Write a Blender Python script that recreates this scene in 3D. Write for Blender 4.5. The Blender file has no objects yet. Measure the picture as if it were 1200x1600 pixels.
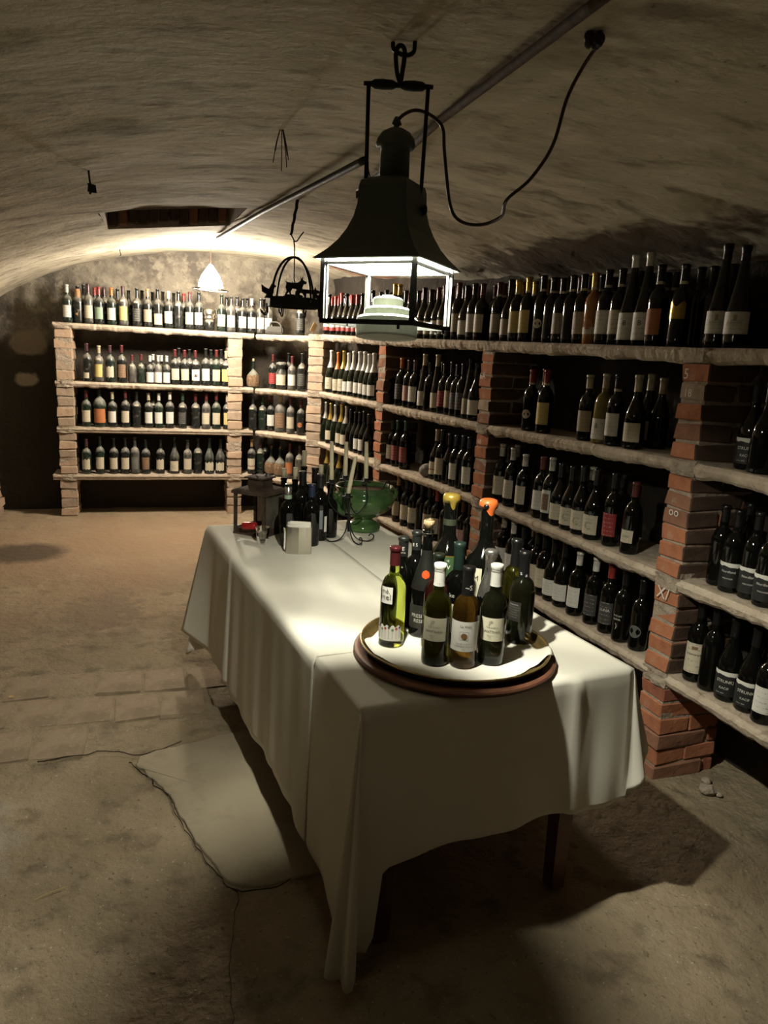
import bpy, bmesh, math, random
from mathutils import Vector, Matrix, noise
from math import sin, cos, pi, radians, sqrt, hypot, atan2, exp
random.seed(11)
S = bpy.context.scene
COL = S.collection
# ---------------------------------------------------------------- camera
cd = bpy.data.cameras.new('camera'); cam = bpy.data.objects.new('camera', cd); COL.objects.link(cam)
S.camera = cam
cd.sensor_fit = 'VERTICAL'; cd.sensor_height = 24.0; cd.lens = 24.0 * 1130 / 1600
cd.clip_start = .02; cd.clip_end = 60
CAMROT = ((0.952486, 0.015380, -0.304192), (-0.300528, 0.209844, -0.930402), (0.049524, 0.977614, 0.204496))
m = Matrix(CAMROT).to_4x4(); m.translation = Vector((0, 0, 1.62)); cam.matrix_world = m
# ---------------------------------------------------------------- world and exposure
w = bpy.data.worlds.new('world'); S.world = w; w.use_nodes = True
w.node_tree.nodes['Background'].inputs[0].default_value = (.9, .85, .75, 1)
w.node_tree.nodes['Background'].inputs[1].default_value = .006
S.view_settings.view_transform = 'Standard'; S.view_settings.look = 'None'
S.view_settings.gamma = 1; S.view_settings.use_curve_mapping = False
S.view_settings.exposure = 0.0
LANTERN_EMIT = 6900.0      # bulb inside the hanging lantern
BACK_EMIT = 640.0          # opal glass lamp at the far end
LANTERN_COL = (1.0, .97, .80); BACK_COL = (1.0, .89, .73)
CY = S.cycles
CY.max_bounces = 8; CY.diffuse_bounces = 3; CY.glossy_bounces = 4; CY.transmission_bounces = 8; CY.transparent_max_bounces = 8
CY.sample_clamp_indirect = 4.0; CY.caustics_refractive = True; CY.caustics_reflective = False
CY.blur_glossy = .25

# ---------------------------------------------------------------- materials
MATS = {}
def mat(name, col, rough=.6, metal=0., spec=.5, trans=0., ior=1.45, emit=None, es=0., bump=None, mott=None, coat=0, alpha=1):
    """mott=(scale, other colour, detail, low, high) ; bump=(scale, strength, distance)"""
    if name in MATS: return MATS[name]
    M = bpy.data.materials.new(name); M.use_nodes = True; n = M.node_tree.nodes; l = M.node_tree.links
    b = n['Principled BSDF']
    b.inputs['Base Color'].default_value = (*col, 1); b.inputs['Roughness'].default_value = rough
    b.inputs['Metallic'].default_value = metal; b.inputs['Specular IOR Level'].default_value = spec
    b.inputs['Transmission Weight'].default_value = trans; b.inputs['IOR'].default_value = ior
    b.inputs['Coat Weight'].default_value = coat; b.inputs['Alpha'].default_value = alpha
    if emit: b.inputs['Emission Color'].default_value = (*emit, 1); b.inputs['Emission Strength'].default_value = es
    if mott or bump: tc = n.new('ShaderNodeTexCoord')
    if mott:
        t = n.new('ShaderNodeTexNoise'); t.inputs['Scale'].default_value = mott[0]; t.inputs['Detail'].default_value = mott[2]
        t.inputs['Roughness'].default_value = .65
        l.new(tc.outputs['Object'], t.inputs['Vector'])
        r = n.new('ShaderNodeMapRange'); r.inputs[1].default_value = mott[3]; r.inputs[2].default_value = mott[4]
        l.new(t.outputs['Fac'], r.inputs[0])
        x = n.new('ShaderNodeMix'); x.data_type = 'RGBA'; x.inputs[6].default_value = (*col, 1); x.inputs[7].default_value = (*mott[1], 1)
        l.new(r.outputs[0], x.inputs[0]); l.new(x.outputs[2], b.inputs['Base Color'])
    if bump:
        t = n.new('ShaderNodeTexNoise'); t.inputs['Scale'].default_value = bump[0]; t.inputs['Detail'].default_value = 5
        l.new(tc.outputs['Object'], t.inputs['Vector'])
        u = n.new('ShaderNodeBump'); u.inputs['Strength'].default_value = bump[1]; u.inputs['Distance'].default_value = bump[2]
        l.new(t.outputs['Fac'], u.inputs['Height']); l.new(u.outputs[0], b.inputs['Normal'])
    MATS[name] = M; return M

def multi(name, base, layers, rough=.85, bumps=(), spec=.25):
    """layers: list of (scale, detail, low, high, colour, strength, stretch)"""
    M = bpy.data.materials.new(name); M.use_nodes = True; n = M.node_tree.nodes; l = M.node_tree.links
    b = n['Principled BSDF']; b.inputs['Roughness'].default_value = rough; b.inputs['Specular IOR Level'].default_value = spec
    tc = n.new('ShaderNodeTexCoord'); prev = None
    for i, (sc, det, lo, hi, c, st, stretch) in enumerate(layers):
        mp = n.new('ShaderNodeMapping'); mp.inputs['Location'].default_value = (i * 7.3, i * 3.1, i * 1.7); mp.inputs['Scale'].default_value = stretch
        l.new(tc.outputs['Object'], mp.inputs['Vector'])
        t = n.new('ShaderNodeTexNoise'); t.inputs['Scale'].default_value = sc; t.inputs['Detail'].default_value = det; t.inputs['Roughness'].default_value = .62
        l.new(mp.outputs[0], t.inputs['Vector'])
        r = n.new('ShaderNodeMapRange'); r.inputs[1].default_value = lo; r.inputs[2].default_value = hi; r.inputs[4].default_value = st
        l.new(t.outputs['Fac'], r.inputs[0])
        x = n.new('ShaderNodeMix'); x.data_type = 'RGBA'; x.inputs[7].default_value = (*c, 1)
        if prev: l.new(prev, x.inputs[6])
        else: x.inputs[6].default_value = (*base, 1)
        l.new(r.outputs[0], x.inputs[0]); prev = x.outputs[2]
    l.new(prev, b.inputs['Base Color']); pb = None
    for sc, det, st, di, stretch in bumps:
        mp = n.new('ShaderNodeMapping'); mp.inputs['Scale'].default_value = stretch
        l.new(tc.outputs['Object'], mp.inputs['Vector'])
        t = n.new('ShaderNodeTexNoise'); t.inputs['Scale'].default_value = sc; t.inputs['Detail'].default_value = det; t.inputs['Roughness'].default_value = .6
        l.new(mp.outputs[0], t.inputs['Vector'])
        u = n.new('ShaderNodeBump'); u.inputs['Strength'].default_value = st; u.inputs['Distance'].default_value = di
        l.new(t.outputs['Fac'], u.inputs['Height'])
        if pb: l.new(pb, u.inputs['Normal'])
        pb = u.outputs[0]
    if pb: l.new(pb, b.inputs['Normal'])
    M['prev'] = 1; M_OUT[name] = (M, prev); return M
M_OUT = {}

def print_mat(name, paper, ink, dens=.5, rough=.55):
    """paper label with fine rows of faint print"""
    if name in MATS: return MATS[name]
    M = bpy.data.materials.new(name); M.use_nodes = True; n = M.node_tree.nodes; l = M.node_tree.links
    b = n['Principled BSDF']; b.inputs['Roughness'].default_value = rough; b.inputs['Specular IOR Level'].default_value = .3
    uv = n.new('ShaderNodeTexCoord'); mp = n.new('ShaderNodeMapping'); mp.inputs['Scale'].default_value = (9, 16, 1)
    l.new(uv.outputs['UV'], mp.inputs['Vector'])
    t = n.new('ShaderNodeTexNoise'); t.inputs['Scale'].default_value = 1.6; t.inputs['Detail'].default_value = 3
    oi = n.new('ShaderNodeObjectInfo'); ad = n.new('ShaderNodeVectorMath'); ad.operation = 'ADD'
    mu = n.new('ShaderNodeVectorMath'); mu.operation = 'SCALE'; mu.inputs[3].default_value = 60
    cb = n.new('ShaderNodeCombineXYZ'); l.new(oi.outputs['Random'], cb.inputs[0]); l.new(oi.outputs['Random'], cb.inputs[1])
    l.new(cb.outputs[0], mu.inputs[0]); l.new(mp.outputs[0], ad.inputs[0]); l.new(mu.outputs[0], ad.inputs[1])
    l.new(ad.outputs[0], t.inputs['Vector'])
    # rows
    sp = n.new('ShaderNodeSeparateXYZ'); l.new(uv.outputs['UV'], sp.inputs[0])
    ml = n.new('ShaderNodeMath'); ml.operation = 'MULTIPLY'; ml.inputs[1].default_value = 34; l.new(sp.outputs[1], ml.inputs[0])
    sn = n.new('ShaderNodeMath'); sn.operation = 'SINE'; l.new(ml.outputs[0], sn.inputs[0])
    r1 = n.new('ShaderNodeMapRange'); r1.inputs[1].default_value = .45; r1.inputs[2].default_value = .8; l.new(sn.outputs[0], r1.inputs[0])
    r2 = n.new('ShaderNodeMapRange'); r2.inputs[1].default_value = .52; r2.inputs[2].default_value = .62; l.new(t.outputs['Fac'], r2.inputs[0])
    # keep away from margins in u
    mg = n.new('ShaderNodeMath'); mg.operation = 'SUBTRACT'; mg.inputs[1].default_value = .5; l.new(sp.outputs[0], mg.inputs[0])
    ab = n.new('ShaderNodeMath'); ab.operation = 'ABSOLUTE'; l.new(mg.outputs[0], ab.inputs[0])
    r3 = n.new('ShaderNodeMapRange'); r3.inputs[1].default_value = .36; r3.inputs[2].default_value = .33; l.new(ab.outputs[0], r3.inputs[0])
    p1 = n.new('ShaderNodeMath'); p1.operation = 'MULTIPLY'; l.new(r1.outputs[0], p1.inputs[0]); l.new(r2.outputs[0], p1.inputs[1])
    p2 = n.new('ShaderNodeMath'); p2.operation = 'MULTIPLY'; l.new(p1.outputs[0], p2.inputs[0]); l.new(r3.outputs[0], p2.inputs[1])
    p3 = n.new('ShaderNodeMath'); p3.operation = 'MULTIPLY'; l.new(p2.outputs[0], p3.inputs[0]); p3.inputs[1].default_value = dens
    # paper ageing
    t2 = n.new('ShaderNodeTexNoise'); t2.inputs['Scale'].default_value = 14; t2.inputs['Detail'].default_value = 4; l.new(uv.outputs['Object'], t2.inputs['Vector'])
    xm = n.new('ShaderNodeMix'); xm.data_type = 'RGBA'; xm.inputs[6].default_value = (*paper, 1); xm.inputs[7].default_value = (*[c * .72 for c in paper], 1)
    l.new(t2.outputs['Fac'], xm.inputs[0])
    x = n.new('ShaderNodeMix'); x.data_type = 'RGBA'; x.inputs[7].default_value = (*ink, 1)
    l.new(xm.outputs[2], x.inputs[6]); l.new(p3.outputs[0], x.inputs[0]); l.new(x.outputs[2], b.inputs['Base Color'])
    MATS[name] = M; return M

def dusty(name, col, dust, amount, rough=.25):
    M = bpy.data.materials.new(name); M.use_nodes = True; n = M.node_tree.nodes; l = M.node_tree.links
    b = n['Principled BSDF']; tc = n.new('ShaderNodeTexCoord')
    t = n.new('ShaderNodeTexNoise'); t.inputs['Scale'].default_value = 22; t.inputs['Detail'].default_value = 5; l.new(tc.outputs['Object'], t.inputs['Vector'])
    g = n.new('ShaderNodeNewGeometry'); sp = n.new('ShaderNodeSeparateXYZ'); l.new(g.outputs['Normal'], sp.inputs[0])
    a = n.new('ShaderNodeMath'); a.operation = 'MULTIPLY_ADD'; a.inputs[1].default_value = .9; l.new(sp.outputs[2], a.inputs[0]); l.new(t.outputs['Fac'], a.inputs[2])
    r = n.new('ShaderNodeMapRange'); r.inputs[1].default_value = .62 - amount * .5; r.inputs[2].default_value = 1.15; l.new(a.outputs[0], r.inputs[0])
    x = n.new('ShaderNodeMix'); x.data_type = 'RGBA'; x.inputs[6].default_value = (*col, 1); x.inputs[7].default_value = (*dust, 1)
    l.new(r.outputs[0], x.inputs[0]); l.new(x.outputs[2], b.inputs['Base Color'])
    r2 = n.new('ShaderNodeMapRange'); r2.inputs[3].default_value = rough; r2.inputs[4].default_value = .85; l.new(r.outputs[0], r2.inputs[0]); l.new(r2.outputs[0], b.inputs['Roughness'])
    b.inputs['Specular IOR Level'].default_value = .5
    return M

plaster = multi('vault_plaster', (.54, .485, .375), [
    (1.1, 6, .42, .62, (.40, .35, .26), .8, (1, 1, 1)),
    (2.6, 8, .50, .66, (.27, .235, .175), .65, (.7, 1.15, 1)),
    (7, 8, .52, .66, (.17, .14, .105), .7, (.65, 1.2, 1)),
    (5, 6, .56, .70, (.66, .61, .50), .55, (.7, 1.1, 1)),
    (28, 4, .66, .72, (.07, .055, .04), .6, (1, 1, 1))], rough=.93,
    bumps=[(6, 8, .5, .04, (.8, 1.1, 1)), (40, 5, .35, .012, (1, 1, 1))], spec=.1)
backwall = multi('mouldy_plaster', (.165, .145, .115), [
    (3.5, 8, .45, .6, (.075, .065, .055), .85, (1, 1, 1)),
    (9, 7, .5, .62, (.25, .22, .17), .6, (1, 1, 1)),
    (16, 6, .58, .68, (.08, .068, .055), .7, (1, 1, 1))], rough=.95,
    bumps=[(9, 8, .7, .05, (1, 1, 1))], spec=.1)
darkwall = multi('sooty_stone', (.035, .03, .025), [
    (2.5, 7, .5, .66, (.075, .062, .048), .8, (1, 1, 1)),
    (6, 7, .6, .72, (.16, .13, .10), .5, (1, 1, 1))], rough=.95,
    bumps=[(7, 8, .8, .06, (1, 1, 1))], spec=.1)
floorm = multi('trodden_cement', (.295, .232, .153), [
    (.9, 5, .40, .62, (.20, .162, .105), .9, (1, 1, 1)),
    (3.2, 8, .48, .64, (.33, .27, .19), .55, (1, 1, 1)),
    (6.5, 8, .52, .66, (.12, .092, .062), .7, (1, 1, 1)),
    (70, 3, .66, .70, (.50, .44, .34), .6, (1, 1, 1)),
    (55, 3, .64, .70, (.06, .045, .03), .6, (1, 1, 1))], rough=.9,
    bumps=[(2.5, 6, .35, .05, (1, 1, 1)), (14, 7, .8, .03, (1, 1, 1)), (60, 5, .6, .008, (1, 1, 1)), (140, 3, .4, .004, (1, 1, 1))], spec=.2)
patchm = multi('smooth_screed', (.335, .285, .205), [
    (2, 6, .42, .62, (.29, .25, .18), .8, (1, 1, 1)),
    (8, 6, .56, .7, (.21, .17, .12), .4, (1, 1, 1))], rough=.85, bumps=[(6, 6, .2, .02, (1, 1, 1)), (90, 3, .2, .003, (1, 1, 1))])
paverm = multi('worn_paver', (.285, .22, .15), [
    (5, 6, .45, .6, (.20, .15, .10), .8, (1, 1, 1)),
    (24, 5, .58, .68, (.36, .30, .22), .5, (1, 1, 1))], rough=.9, bumps=[(14, 6, .5, .02, (1, 1, 1))])
slabm = multi('lime_concrete', (.46, .385, .30), [
    (6, 7, .45, .62, (.34, .275, .21), .8, (1, 1, 1)),
    (22, 6, .56, .68, (.22, .17, .13), .7, (1, 1, 1)),
    (13, 5, .6, .7, (.56, .50, .42), .6, (1, 1, 1))], rough=.93, bumps=[(18, 7, .9, .018, (1, 1, 1)), (70, 4, .5, .006, (1, 1, 1))], spec=.1)
mortarm = multi('old_mortar', (.36, .30, .235), [
    (18, 7, .48, .64, (.23, .185, .14), .8, (1, 1, 1))], rough=.95, bumps=[(30, 7, 1, .02, (1, 1, 1))], spec=.1)
BRK = [multi('brick_' + n_, c, [
    (9, 7, .5, .68, tuple(v * .62 for v in c), .7, (1, 1, 1)),
    (16, 6, .60, .70, (.40, .33, .26), a, (1, 1, 1))], rough=.93, bumps=[(38, 6, .6, .008, (1, 1, 1))], spec=.12)
    for n_, c, a in [('orange', (.37, .150, .080), .6), ('red', (.30, .115, .07), .6), ('brown', (.25, .125, .08), .7), ('grey', (.33, .25, .185), .7), ('pale', (.40, .285, .20), .8), ('dark_shade', (.085, .055, .040), .25)]]  # last tone: dark hatch bricks, and painted shade on pillar sides
rust_brick = BRK[2]

iron = mat('black_iron', (.018, .019, .018), .55, .6, bump=(60, .3, .003))
enamel = mat('dark_green_enamel', (.085, .11, .10), .5, .1, mott=(9, (.065, .085, .078), 4, .4, .7))
inner_white = mat('white_painted_underside', (.8, .78, .72), .6)
ceramic = mat('pale_green_ceramic', (.42, .46, .38), .35, mott=(12, (.36, .40, .33), 3, .4, .7))
cloth = mat('white_cotton', (.74, .715, .63), .85, spec=.2, bump=(900, .08, .0006), mott=(2.5, (.68, .65, .56), 3, .4, .7))
linen = mat('white_napkin', (.80, .77, .68), .85, spec=.2)
wood = mat('red_brown_wood', (.15, .062, .035), .45, mott=(14, (.09, .036, .022), 4, .4, .65))
blackw = mat('black_lacquer', (.012, .010, .009), .35)
brass = mat('tarnished_brass', (.42, .30, .11), .33, .8, mott=(14, (.22, .15, .06), 4, .45, .65))
chrome = mat('brushed_steel', (.62, .59, .52), .28, 1.)
rusty = mat('rusted_iron', (.10, .068, .045), .8, .2, mott=(24, (.05, .033, .024), 5, .4, .62), bump=(80, .4, .003))
greenglaze = mat('green_glaze', (.070, .135, .042), .12, mott=(9, (.03, .075, .028), 4, .4, .66), coat=.4, bump=(14, .12, .004))
darkglaze = mat('brown_glaze', (.06, .03, .018), .3)
wax = mat('ivory_candle', (.66, .60, .42), .5)
redwax = mat('red_candle', (.42, .018, .018), .35, mott=(20, (.30, .01, .012), 3, .4, .7))
clear = mat('clear_glass', (.97, .99, .97), .03, trans=1, ior=1.45)
cordm = mat('brown_flex', (.055, .032, .022), .5)
stone = mat('grey_stone', (.17, .15, .125), .85, mott=(30, (.24, .215, .18), 5, .45, .65), bump=(60, .4, .004))
paper = mat('brown_paper', (.36, .22, .11), .85, mott=(12, (.24, .14, .07), 4, .4, .65))
straw = mat('woven_straw', (.22, .14, .075), .85, mott=(50, (.10, .06, .035), 4, .4, .6), bump=(90, .8, .004))
cork = mat('cork', (.50, .36, .20), .85, mott=(60, (.30, .2, .1), 3, .4, .6))
chalk = mat('chalk', (.62, .58, .52), .9)
greyiron = mat('dusty_grey_metal', (.07, .068, .06), .7, .3)
lampglass = mat('lit_opal_glass', (1, 1, 1), .4, emit=BACK_COL, es=BACK_EMIT)
bulbm = mat('lit_bulb', (1, 1, 1), .4, emit=LANTERN_COL, es=LANTERN_EMIT)

# bottle glass
G = {}
G['black'] = mat('black_glass', (.0028, .0030, .0025), .05, spec=.5)
G['green'] = mat('dark_green_glass', (.004, .0065, .0035), .06, spec=.5)
G['rose'] = mat('rose_wine_glass', (.30, .13, .05), .08)
G['white'] = mat('pale_wine_glass', (.16, .12, .035), .08)
G['dust'] = dusty('dusty_dark_glass', (.010, .011, .010), (.19, .18, .155), .15)
G['dust2'] = dusty('very_dusty_glass', (.025, .025, .022), (.22, .205, .175), .55)
G['dustg'] = dusty('dusty_green_glass', (.010, .017, .012), (.19, .19, .155), .15)
CAPN = dict(r='dark red', R='bright red', w='white', c='cream', g='gold', o='orange', p='purple', k='black', b='blue', n='bare glass', G='green', s='silver', t='tan')
CAPC = dict(r=(.095, .02, .02), R=(.24, .03, .026), w=(.58, .56, .50), c=(.42, .37, .26), g=(.48, .33, .08), o=(.48, .15, .035), p=(.065, .028, .034), k=(.007, .007, .007), b=(.014, .022, .055), G=(.03, .065, .038), s=(.55, .53, .5), t=(.30, .19, .10))
CAPM = {k: mat('capsule_' + v.replace(' ', '_'), CAPC[k], .33 if k not in 'gs' else .28, .75 if k in 'gs' else .1, mott=(30, tuple(x * .7 for x in CAPC[k]), 3, .45, .7)) for k, v in CAPN.items() if k != 'n'}
LABN = dict(w='white', c='cream', y='yellow', o='orange', d='dark grey', R='red', p='pink', b='brown', t='tan', G='green picture', r='red-banded', q='round', e='torn cream', T='cream')
LABC = dict(w=(.66, .64, .58), c=(.55, .49, .37), y=(.60, .48, .18), o=(.42, .15, .06), d=(.055, .055, .052), R=(.26, .028, .028), p=(.55, .32, .28), b=(.20, .12, .07), t=(.36, .30, .21), G=(.24, .32, .24), D=(.12, .125, .115), P=(.25, .06, .06))
def labmat(k):
    ink = (.10, .08, .07) if k not in 'dDRbP' else (.45, .43, .38)
    return print_mat('paper_label_' + k, LABC[k], ink, .75)

# ---------------------------------------------------------------- mesh helpers
def obj(name, bm, material, parent=None, smooth=False, loc=None):
    me = bpy.data.meshes.new(name); bm.to_mesh(me); bm.free()
    mats = material if isinstance(material, (list, tuple)) else [material]
    for x in mats: me.materials.append(x)
    if smooth:
        for p in me.polygons: p.use_smooth = True
    return link(name, me, parent, loc)
def link(name, me, parent=None, loc=None, rot=None):
    o = bpy.data.objects.new(name, me); COL.objects.link(o)
    if parent: o.parent = parent
    if loc: o.location = loc
    if rot: o.rotation_euler = rot
    return o
def empty(name, loc, rz=0):
    o = bpy.data.objects.new(name, None); COL.objects.link(o); o.location = loc; o.rotation_euler = (0, 0, rz); o.empty_display_size = .1
    return o
def tag(o, label, cat, group=None):
    o['label'] = label; o['category'] = cat
    if group: o['group'] = group
    return o
def struct(o): o['kind'] = 'structure'; return o
def box(bm, c, s, rz=0, jit=0, M=None):
    vs = []
    for dz in (-.5, .5):
        for dx, dy in ((-.5, -.5), (.5, -.5), (.5, .5), (-.5, .5)):
            p = Vector((dx * s[0], dy * s[1], dz * s[2]))
            if jit: p += Vector((random.uniform(-jit, jit), random.uniform(-jit, jit), random.uniform(-jit, jit)))
            p = Matrix.Rotation(rz, 3, 'Z') @ p + Vector(c)
            if M: p = M @ p
            vs.append(bm.verts.new(p))
    for f in ((3, 2, 1, 0), (4, 5, 6, 7), (0, 1, 5, 4), (1, 2, 6, 5), (2, 3, 7, 6), (3, 0, 4, 7)):
        bm.faces.new([vs[i] for i in f])
def lathe(bm, prof, n=24, c=(0, 0, 0), cap0=False, cap1=False, flute=None, mi=0):
    rings = []
    for r, z in prof:
        ring = []
        for i in range(n):
            a = 2 * pi * i / n; rr = r * (1 + (flute(a, z) if flute else 0))
            ring.append(bm.verts.new((c[0] + rr * cos(a), c[1] + rr * sin(a), c[2] + z)))
        rings.append(ring)
    for k in range(len(rings) - 1):
        for i in range(n):
            j = (i + 1) % n
            f = bm.faces.new((rings[k][i], rings[k][j], rings[k + 1][j], rings[k + 1][i])); f.material_index = mi
    if cap0: bm.faces.new(rings[0][::-1]).material_index = mi
    if cap1: bm.faces.new(rings[-1]).material_index = mi
def tube(bm, pts, r, n=8, rf=None, caps=True):
    pts = [Vector(p) for p in pts]; rings = []; up = None
    for i, p in enumerate(pts):
        d = (pts[min(i + 1, len(pts) - 1)] - pts[max(i - 1, 0)]).normalized()
        if up is None: up = Vector((0, 0, 1)) if abs(d.z) < .9 else Vector((1, 0, 0))
        s = d.cross(up)
        if s.length < 1e-4: s = d.cross(Vector((1, .3, 0)))
        s.normalize(); up = s.cross(d).normalized()
        rr = rf(i / (len(pts) - 1)) if rf else r
        rings.append([bm.verts.new(p + rr * (cos(2 * pi * k / n) * s + sin(2 * pi * k / n) * up)) for k in range(n)])
    for a in range(len(rings) - 1):
        for k in range(n):
            j = (k + 1) % n; bm.faces.new((rings[a][k], rings[a][j], rings[a + 1][j], rings[a + 1][k]))
    if caps: bm.faces.new(rings[0][::-1]); bm.faces.new(rings[-1])
def smoothpts(P, k=8):
    P = [Vector(p) for p in P]; out = []
    for i in range(len(P) - 1):
        a = P[max(i - 1, 0)]; b = P[i]; c = P[i + 1]; d = P[min(i + 2, len(P) - 1)]
        for j in range(k):
            t = j / k
            out.append(.5 * ((2 * b) + (c - a) * t + (2 * a - 5 * b + 4 * c - d) * t * t + (3 * b - a - 3 * c + d) * t ** 3))
    out.append(P[-1]); return out
def nz(x, y, z=0): return noise.noise(Vector((x, y, z)))
def fbm(x, y, z=0): return nz(x, y, z) + .5 * nz(2 * x + 5, 2 * y, 2 * z) + .25 * nz(4 * x, 4 * y + 9, 4 * z)
_tc = {}
def text_mesh(s, size):
    cu = bpy.data.curves.new('t', 'FONT'); cu.body = s; cu.size = size; cu.align_x = 'CENTER'; cu.resolution_u = 2
    o = bpy.data.objects.new('t', cu); COL.objects.link(o)
    dg = bpy.context.evaluated_depsgraph_get(); dg.update()
    me = bpy.data.meshes.new_from_object(o.evaluated_get(dg)); bpy.data.objects.remove(o); bpy.data.curves.remove(cu)
    return me
def wrap_text(name, s, size, r, zc, ang, material, parent, sx=1., thick=.0006):
    """lettering laid round a cylinder of radius r; ang = facing angle, text reads from outside"""
    me = text_mesh(s, size)
    for v in me.vertices:
        a = ang + v.co.x * sx / r
        v.co = Vector(((r + thick) * cos(a), (r + thick) * sin(a), zc + v.co.y))
    me.materials.append(material)
    return link(name, me, parent)
def flat_text(name, s, size, M, material, parent):
    me = text_mesh(s, size); me.transform(M); me.materials.append(material); return link(name, me, parent)
def patch(bm, r, a0, a1, z0, z1, n=10, nzs=1, edge=None, prof=None):
    uvl = bm.loops.layers.uv.verify(); g = []
    for k in range(nzs + 1):
        row = []
        for i in range(n + 1):
            t = i / n; a = a0 + (a1 - a0) * t; s = k / nzs; z = z0 + (z1 - z0) * s
            if edge: z += edge(t, s)
            rr = prof(z) if prof else r
            row.append((bm.verts.new((rr * cos(a), rr * sin(a), z)), (t, s)))
        g.append(row)
    for k in range(nzs):
        for i in range(n):
            q = (g[k][i], g[k][i + 1], g[k + 1][i + 1], g[k + 1][i])
            f = bm.faces.new([v for v, _ in q])
            for lp, (_, uv) in zip(f.loops, q): lp[uvl].uv = uv
# ================================================================ the room
XC = .72
def ceil_z(x, y):
    u = max(-.999, min(.999, (x - XC) / 2.5)); k = 1.0
    if x > XC and y < 5: k = .6 + .4 * max(0, (y - 1.5) / 3.5)
    yy = max(-1.5, y)
    return 2.24 + .0545 * (yy - 1.47) + k * 1.32 * (sqrt(1 - u * u) - 1)
FL = [(2.0, .75), (1.925, 2.26), (1.85, 3.885), (1.665, 5.34), (1.50, 6.72)]
HX0, HX1, HY0, HY1 = -.24, .50, 4.12, 5.08
# vaulted ceiling with its hatch
bm = bmesh.new()
xs = [-1.95 + i * .06 for i in range(79)]; xs = sorted([x for x in xs if min(abs(x - HX0), abs(x - HX1)) > .03] + [HX0, HX1])
ys = [-1.6 + i * .08 for i in range(120)]; ys = sorted([y for y in ys if min(abs(y - HY0), abs(y - HY1)) > .04] + [HY0, HY1])
g = {}
def cbump(x, y):
    b = .016 * fbm(x * 1.3, y * .9, 3) + .006 * fbm(x * 5, y * 3, 1)
    if x > 1.2: b += .03 * max(0, fbm(x * 7, y * 4, 8)) * min(1, (x - 1.2) * 1.6) * (1 if y < 4.6 else .5)
    return b
for i, x in enumerate(xs):
    for j, y in enumerate(ys): g[i, j] = bm.verts.new((x, y, ceil_z(x, y) + cbump(x, y)))
for i in range(len(xs) - 1):
    for j in range(len(ys) - 1):
        cx = (xs[i] + xs[i + 1]) / 2; cy = (ys[j] + ys[j + 1]) / 2
        if HX0 < cx < HX1 and HY0 < cy < HY1: continue
        bm.faces.new((g[i, j], g[i, j + 1], g[i + 1, j + 1], g[i + 1, j]))
# exposed brick tint where the plaster has fallen (upper right, far end and along the right haunch)
cm = plaster; nt = cm.node_tree; n = nt.nodes; l = nt.links; pv = M_OUT['vault_plaster'][1]
def mask_ellipse(n, l, centre, rad, soft=.35, wob=.35, sc=6):
    tc = n.new('ShaderNodeTexCoord'); t = n.new('ShaderNodeTexNoise'); t.inputs['Scale'].default_value = sc; t.inputs['Detail'].default_value = 5
    l.new(tc.outputs['Object'], t.inputs['Vector'])
    mp = n.new('ShaderNodeVectorMath'); mp.operation = 'SUBTRACT'; mp.inputs[1].default_value = centre; l.new(tc.outputs['Object'], mp.inputs[0])
    dv = n.new('ShaderNodeVectorMath'); dv.operation = 'DIVIDE'; dv.inputs[1].default_value = rad; l.new(mp.outputs[0], dv.inputs[0])
    ln = n.new('ShaderNodeVectorMath'); ln.operation = 'LENGTH'; l.new(dv.outputs[0], ln.inputs[0])
    ad = n.new('ShaderNodeMath'); ad.operation = 'MULTIPLY_ADD'; ad.inputs[1].default_value = wob * 2; l.new(t.outputs['Fac'], ad.inputs[0]); l.new(ln.outputs['Value'], ad.inputs[2])
    r = n.new('ShaderNodeMapRange'); r.inputs[1].default_value = 1 + wob; r.inputs[2].default_value = 1 + wob - soft; l.new(ad.outputs[0], r.inputs[0])
    return r.outputs[0]
def overlay(M, prev, fac, colour):
    n = M.node_tree.nodes; l = M.node_tree.links
    x = n.new('ShaderNodeMix'); x.data_type = 'RGBA'; l.new(prev, x.inputs[6]); l.new(fac, x.inputs[0])
    if isinstance(colour, tuple): x.inputs[7].default_value = (*colour, 1)
    else: l.new(colour, x.inputs[7])
    l.new(x.outputs[2], n['Principled BSDF'].inputs['Base Color']); return x.outputs[2]
def brick_tex(n, l, scale=(1, 1, 1), rot=(0, 0, 0)):
    tc = n.new('ShaderNodeTexCoord'); mp = n.new('ShaderNodeMapping'); mp.inputs['Scale'].default_value = scale; mp.inputs['Rotation'].default_value = rot
    l.new(tc.outputs['Object'], mp.inputs['Vector']); b = n.new('ShaderNodeTexBrick')
    b.inputs['Color1'].default_value = (.30, .13, .08, 1); b.inputs['Color2'].default_value = (.20, .10, .065, 1); b.inputs['Mortar'].default_value = (.34, .28, .22, 1)
    b.inputs['Scale'].default_value = 4; b.inputs['Mortar Size'].default_value = .03; b.inputs['Brick Width'].default_value = 1.0; b.inputs['Row Height'].default_value = .3
    l.new(mp.outputs[0], b.inputs['Vector']); return b.outputs['Color']
bt = brick_tex(n, l, rot=(0, 0, 1.45))
pv = overlay(cm, pv, mask_ellipse(n, l, (1.75, 6.35, 2.4), (.42, .75, 3), .3, .5, 5), bt)
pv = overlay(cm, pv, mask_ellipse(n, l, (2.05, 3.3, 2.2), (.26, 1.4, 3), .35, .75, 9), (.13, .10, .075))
ceiling = struct(obj('ceiling', bm, cm, smooth=True))
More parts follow.
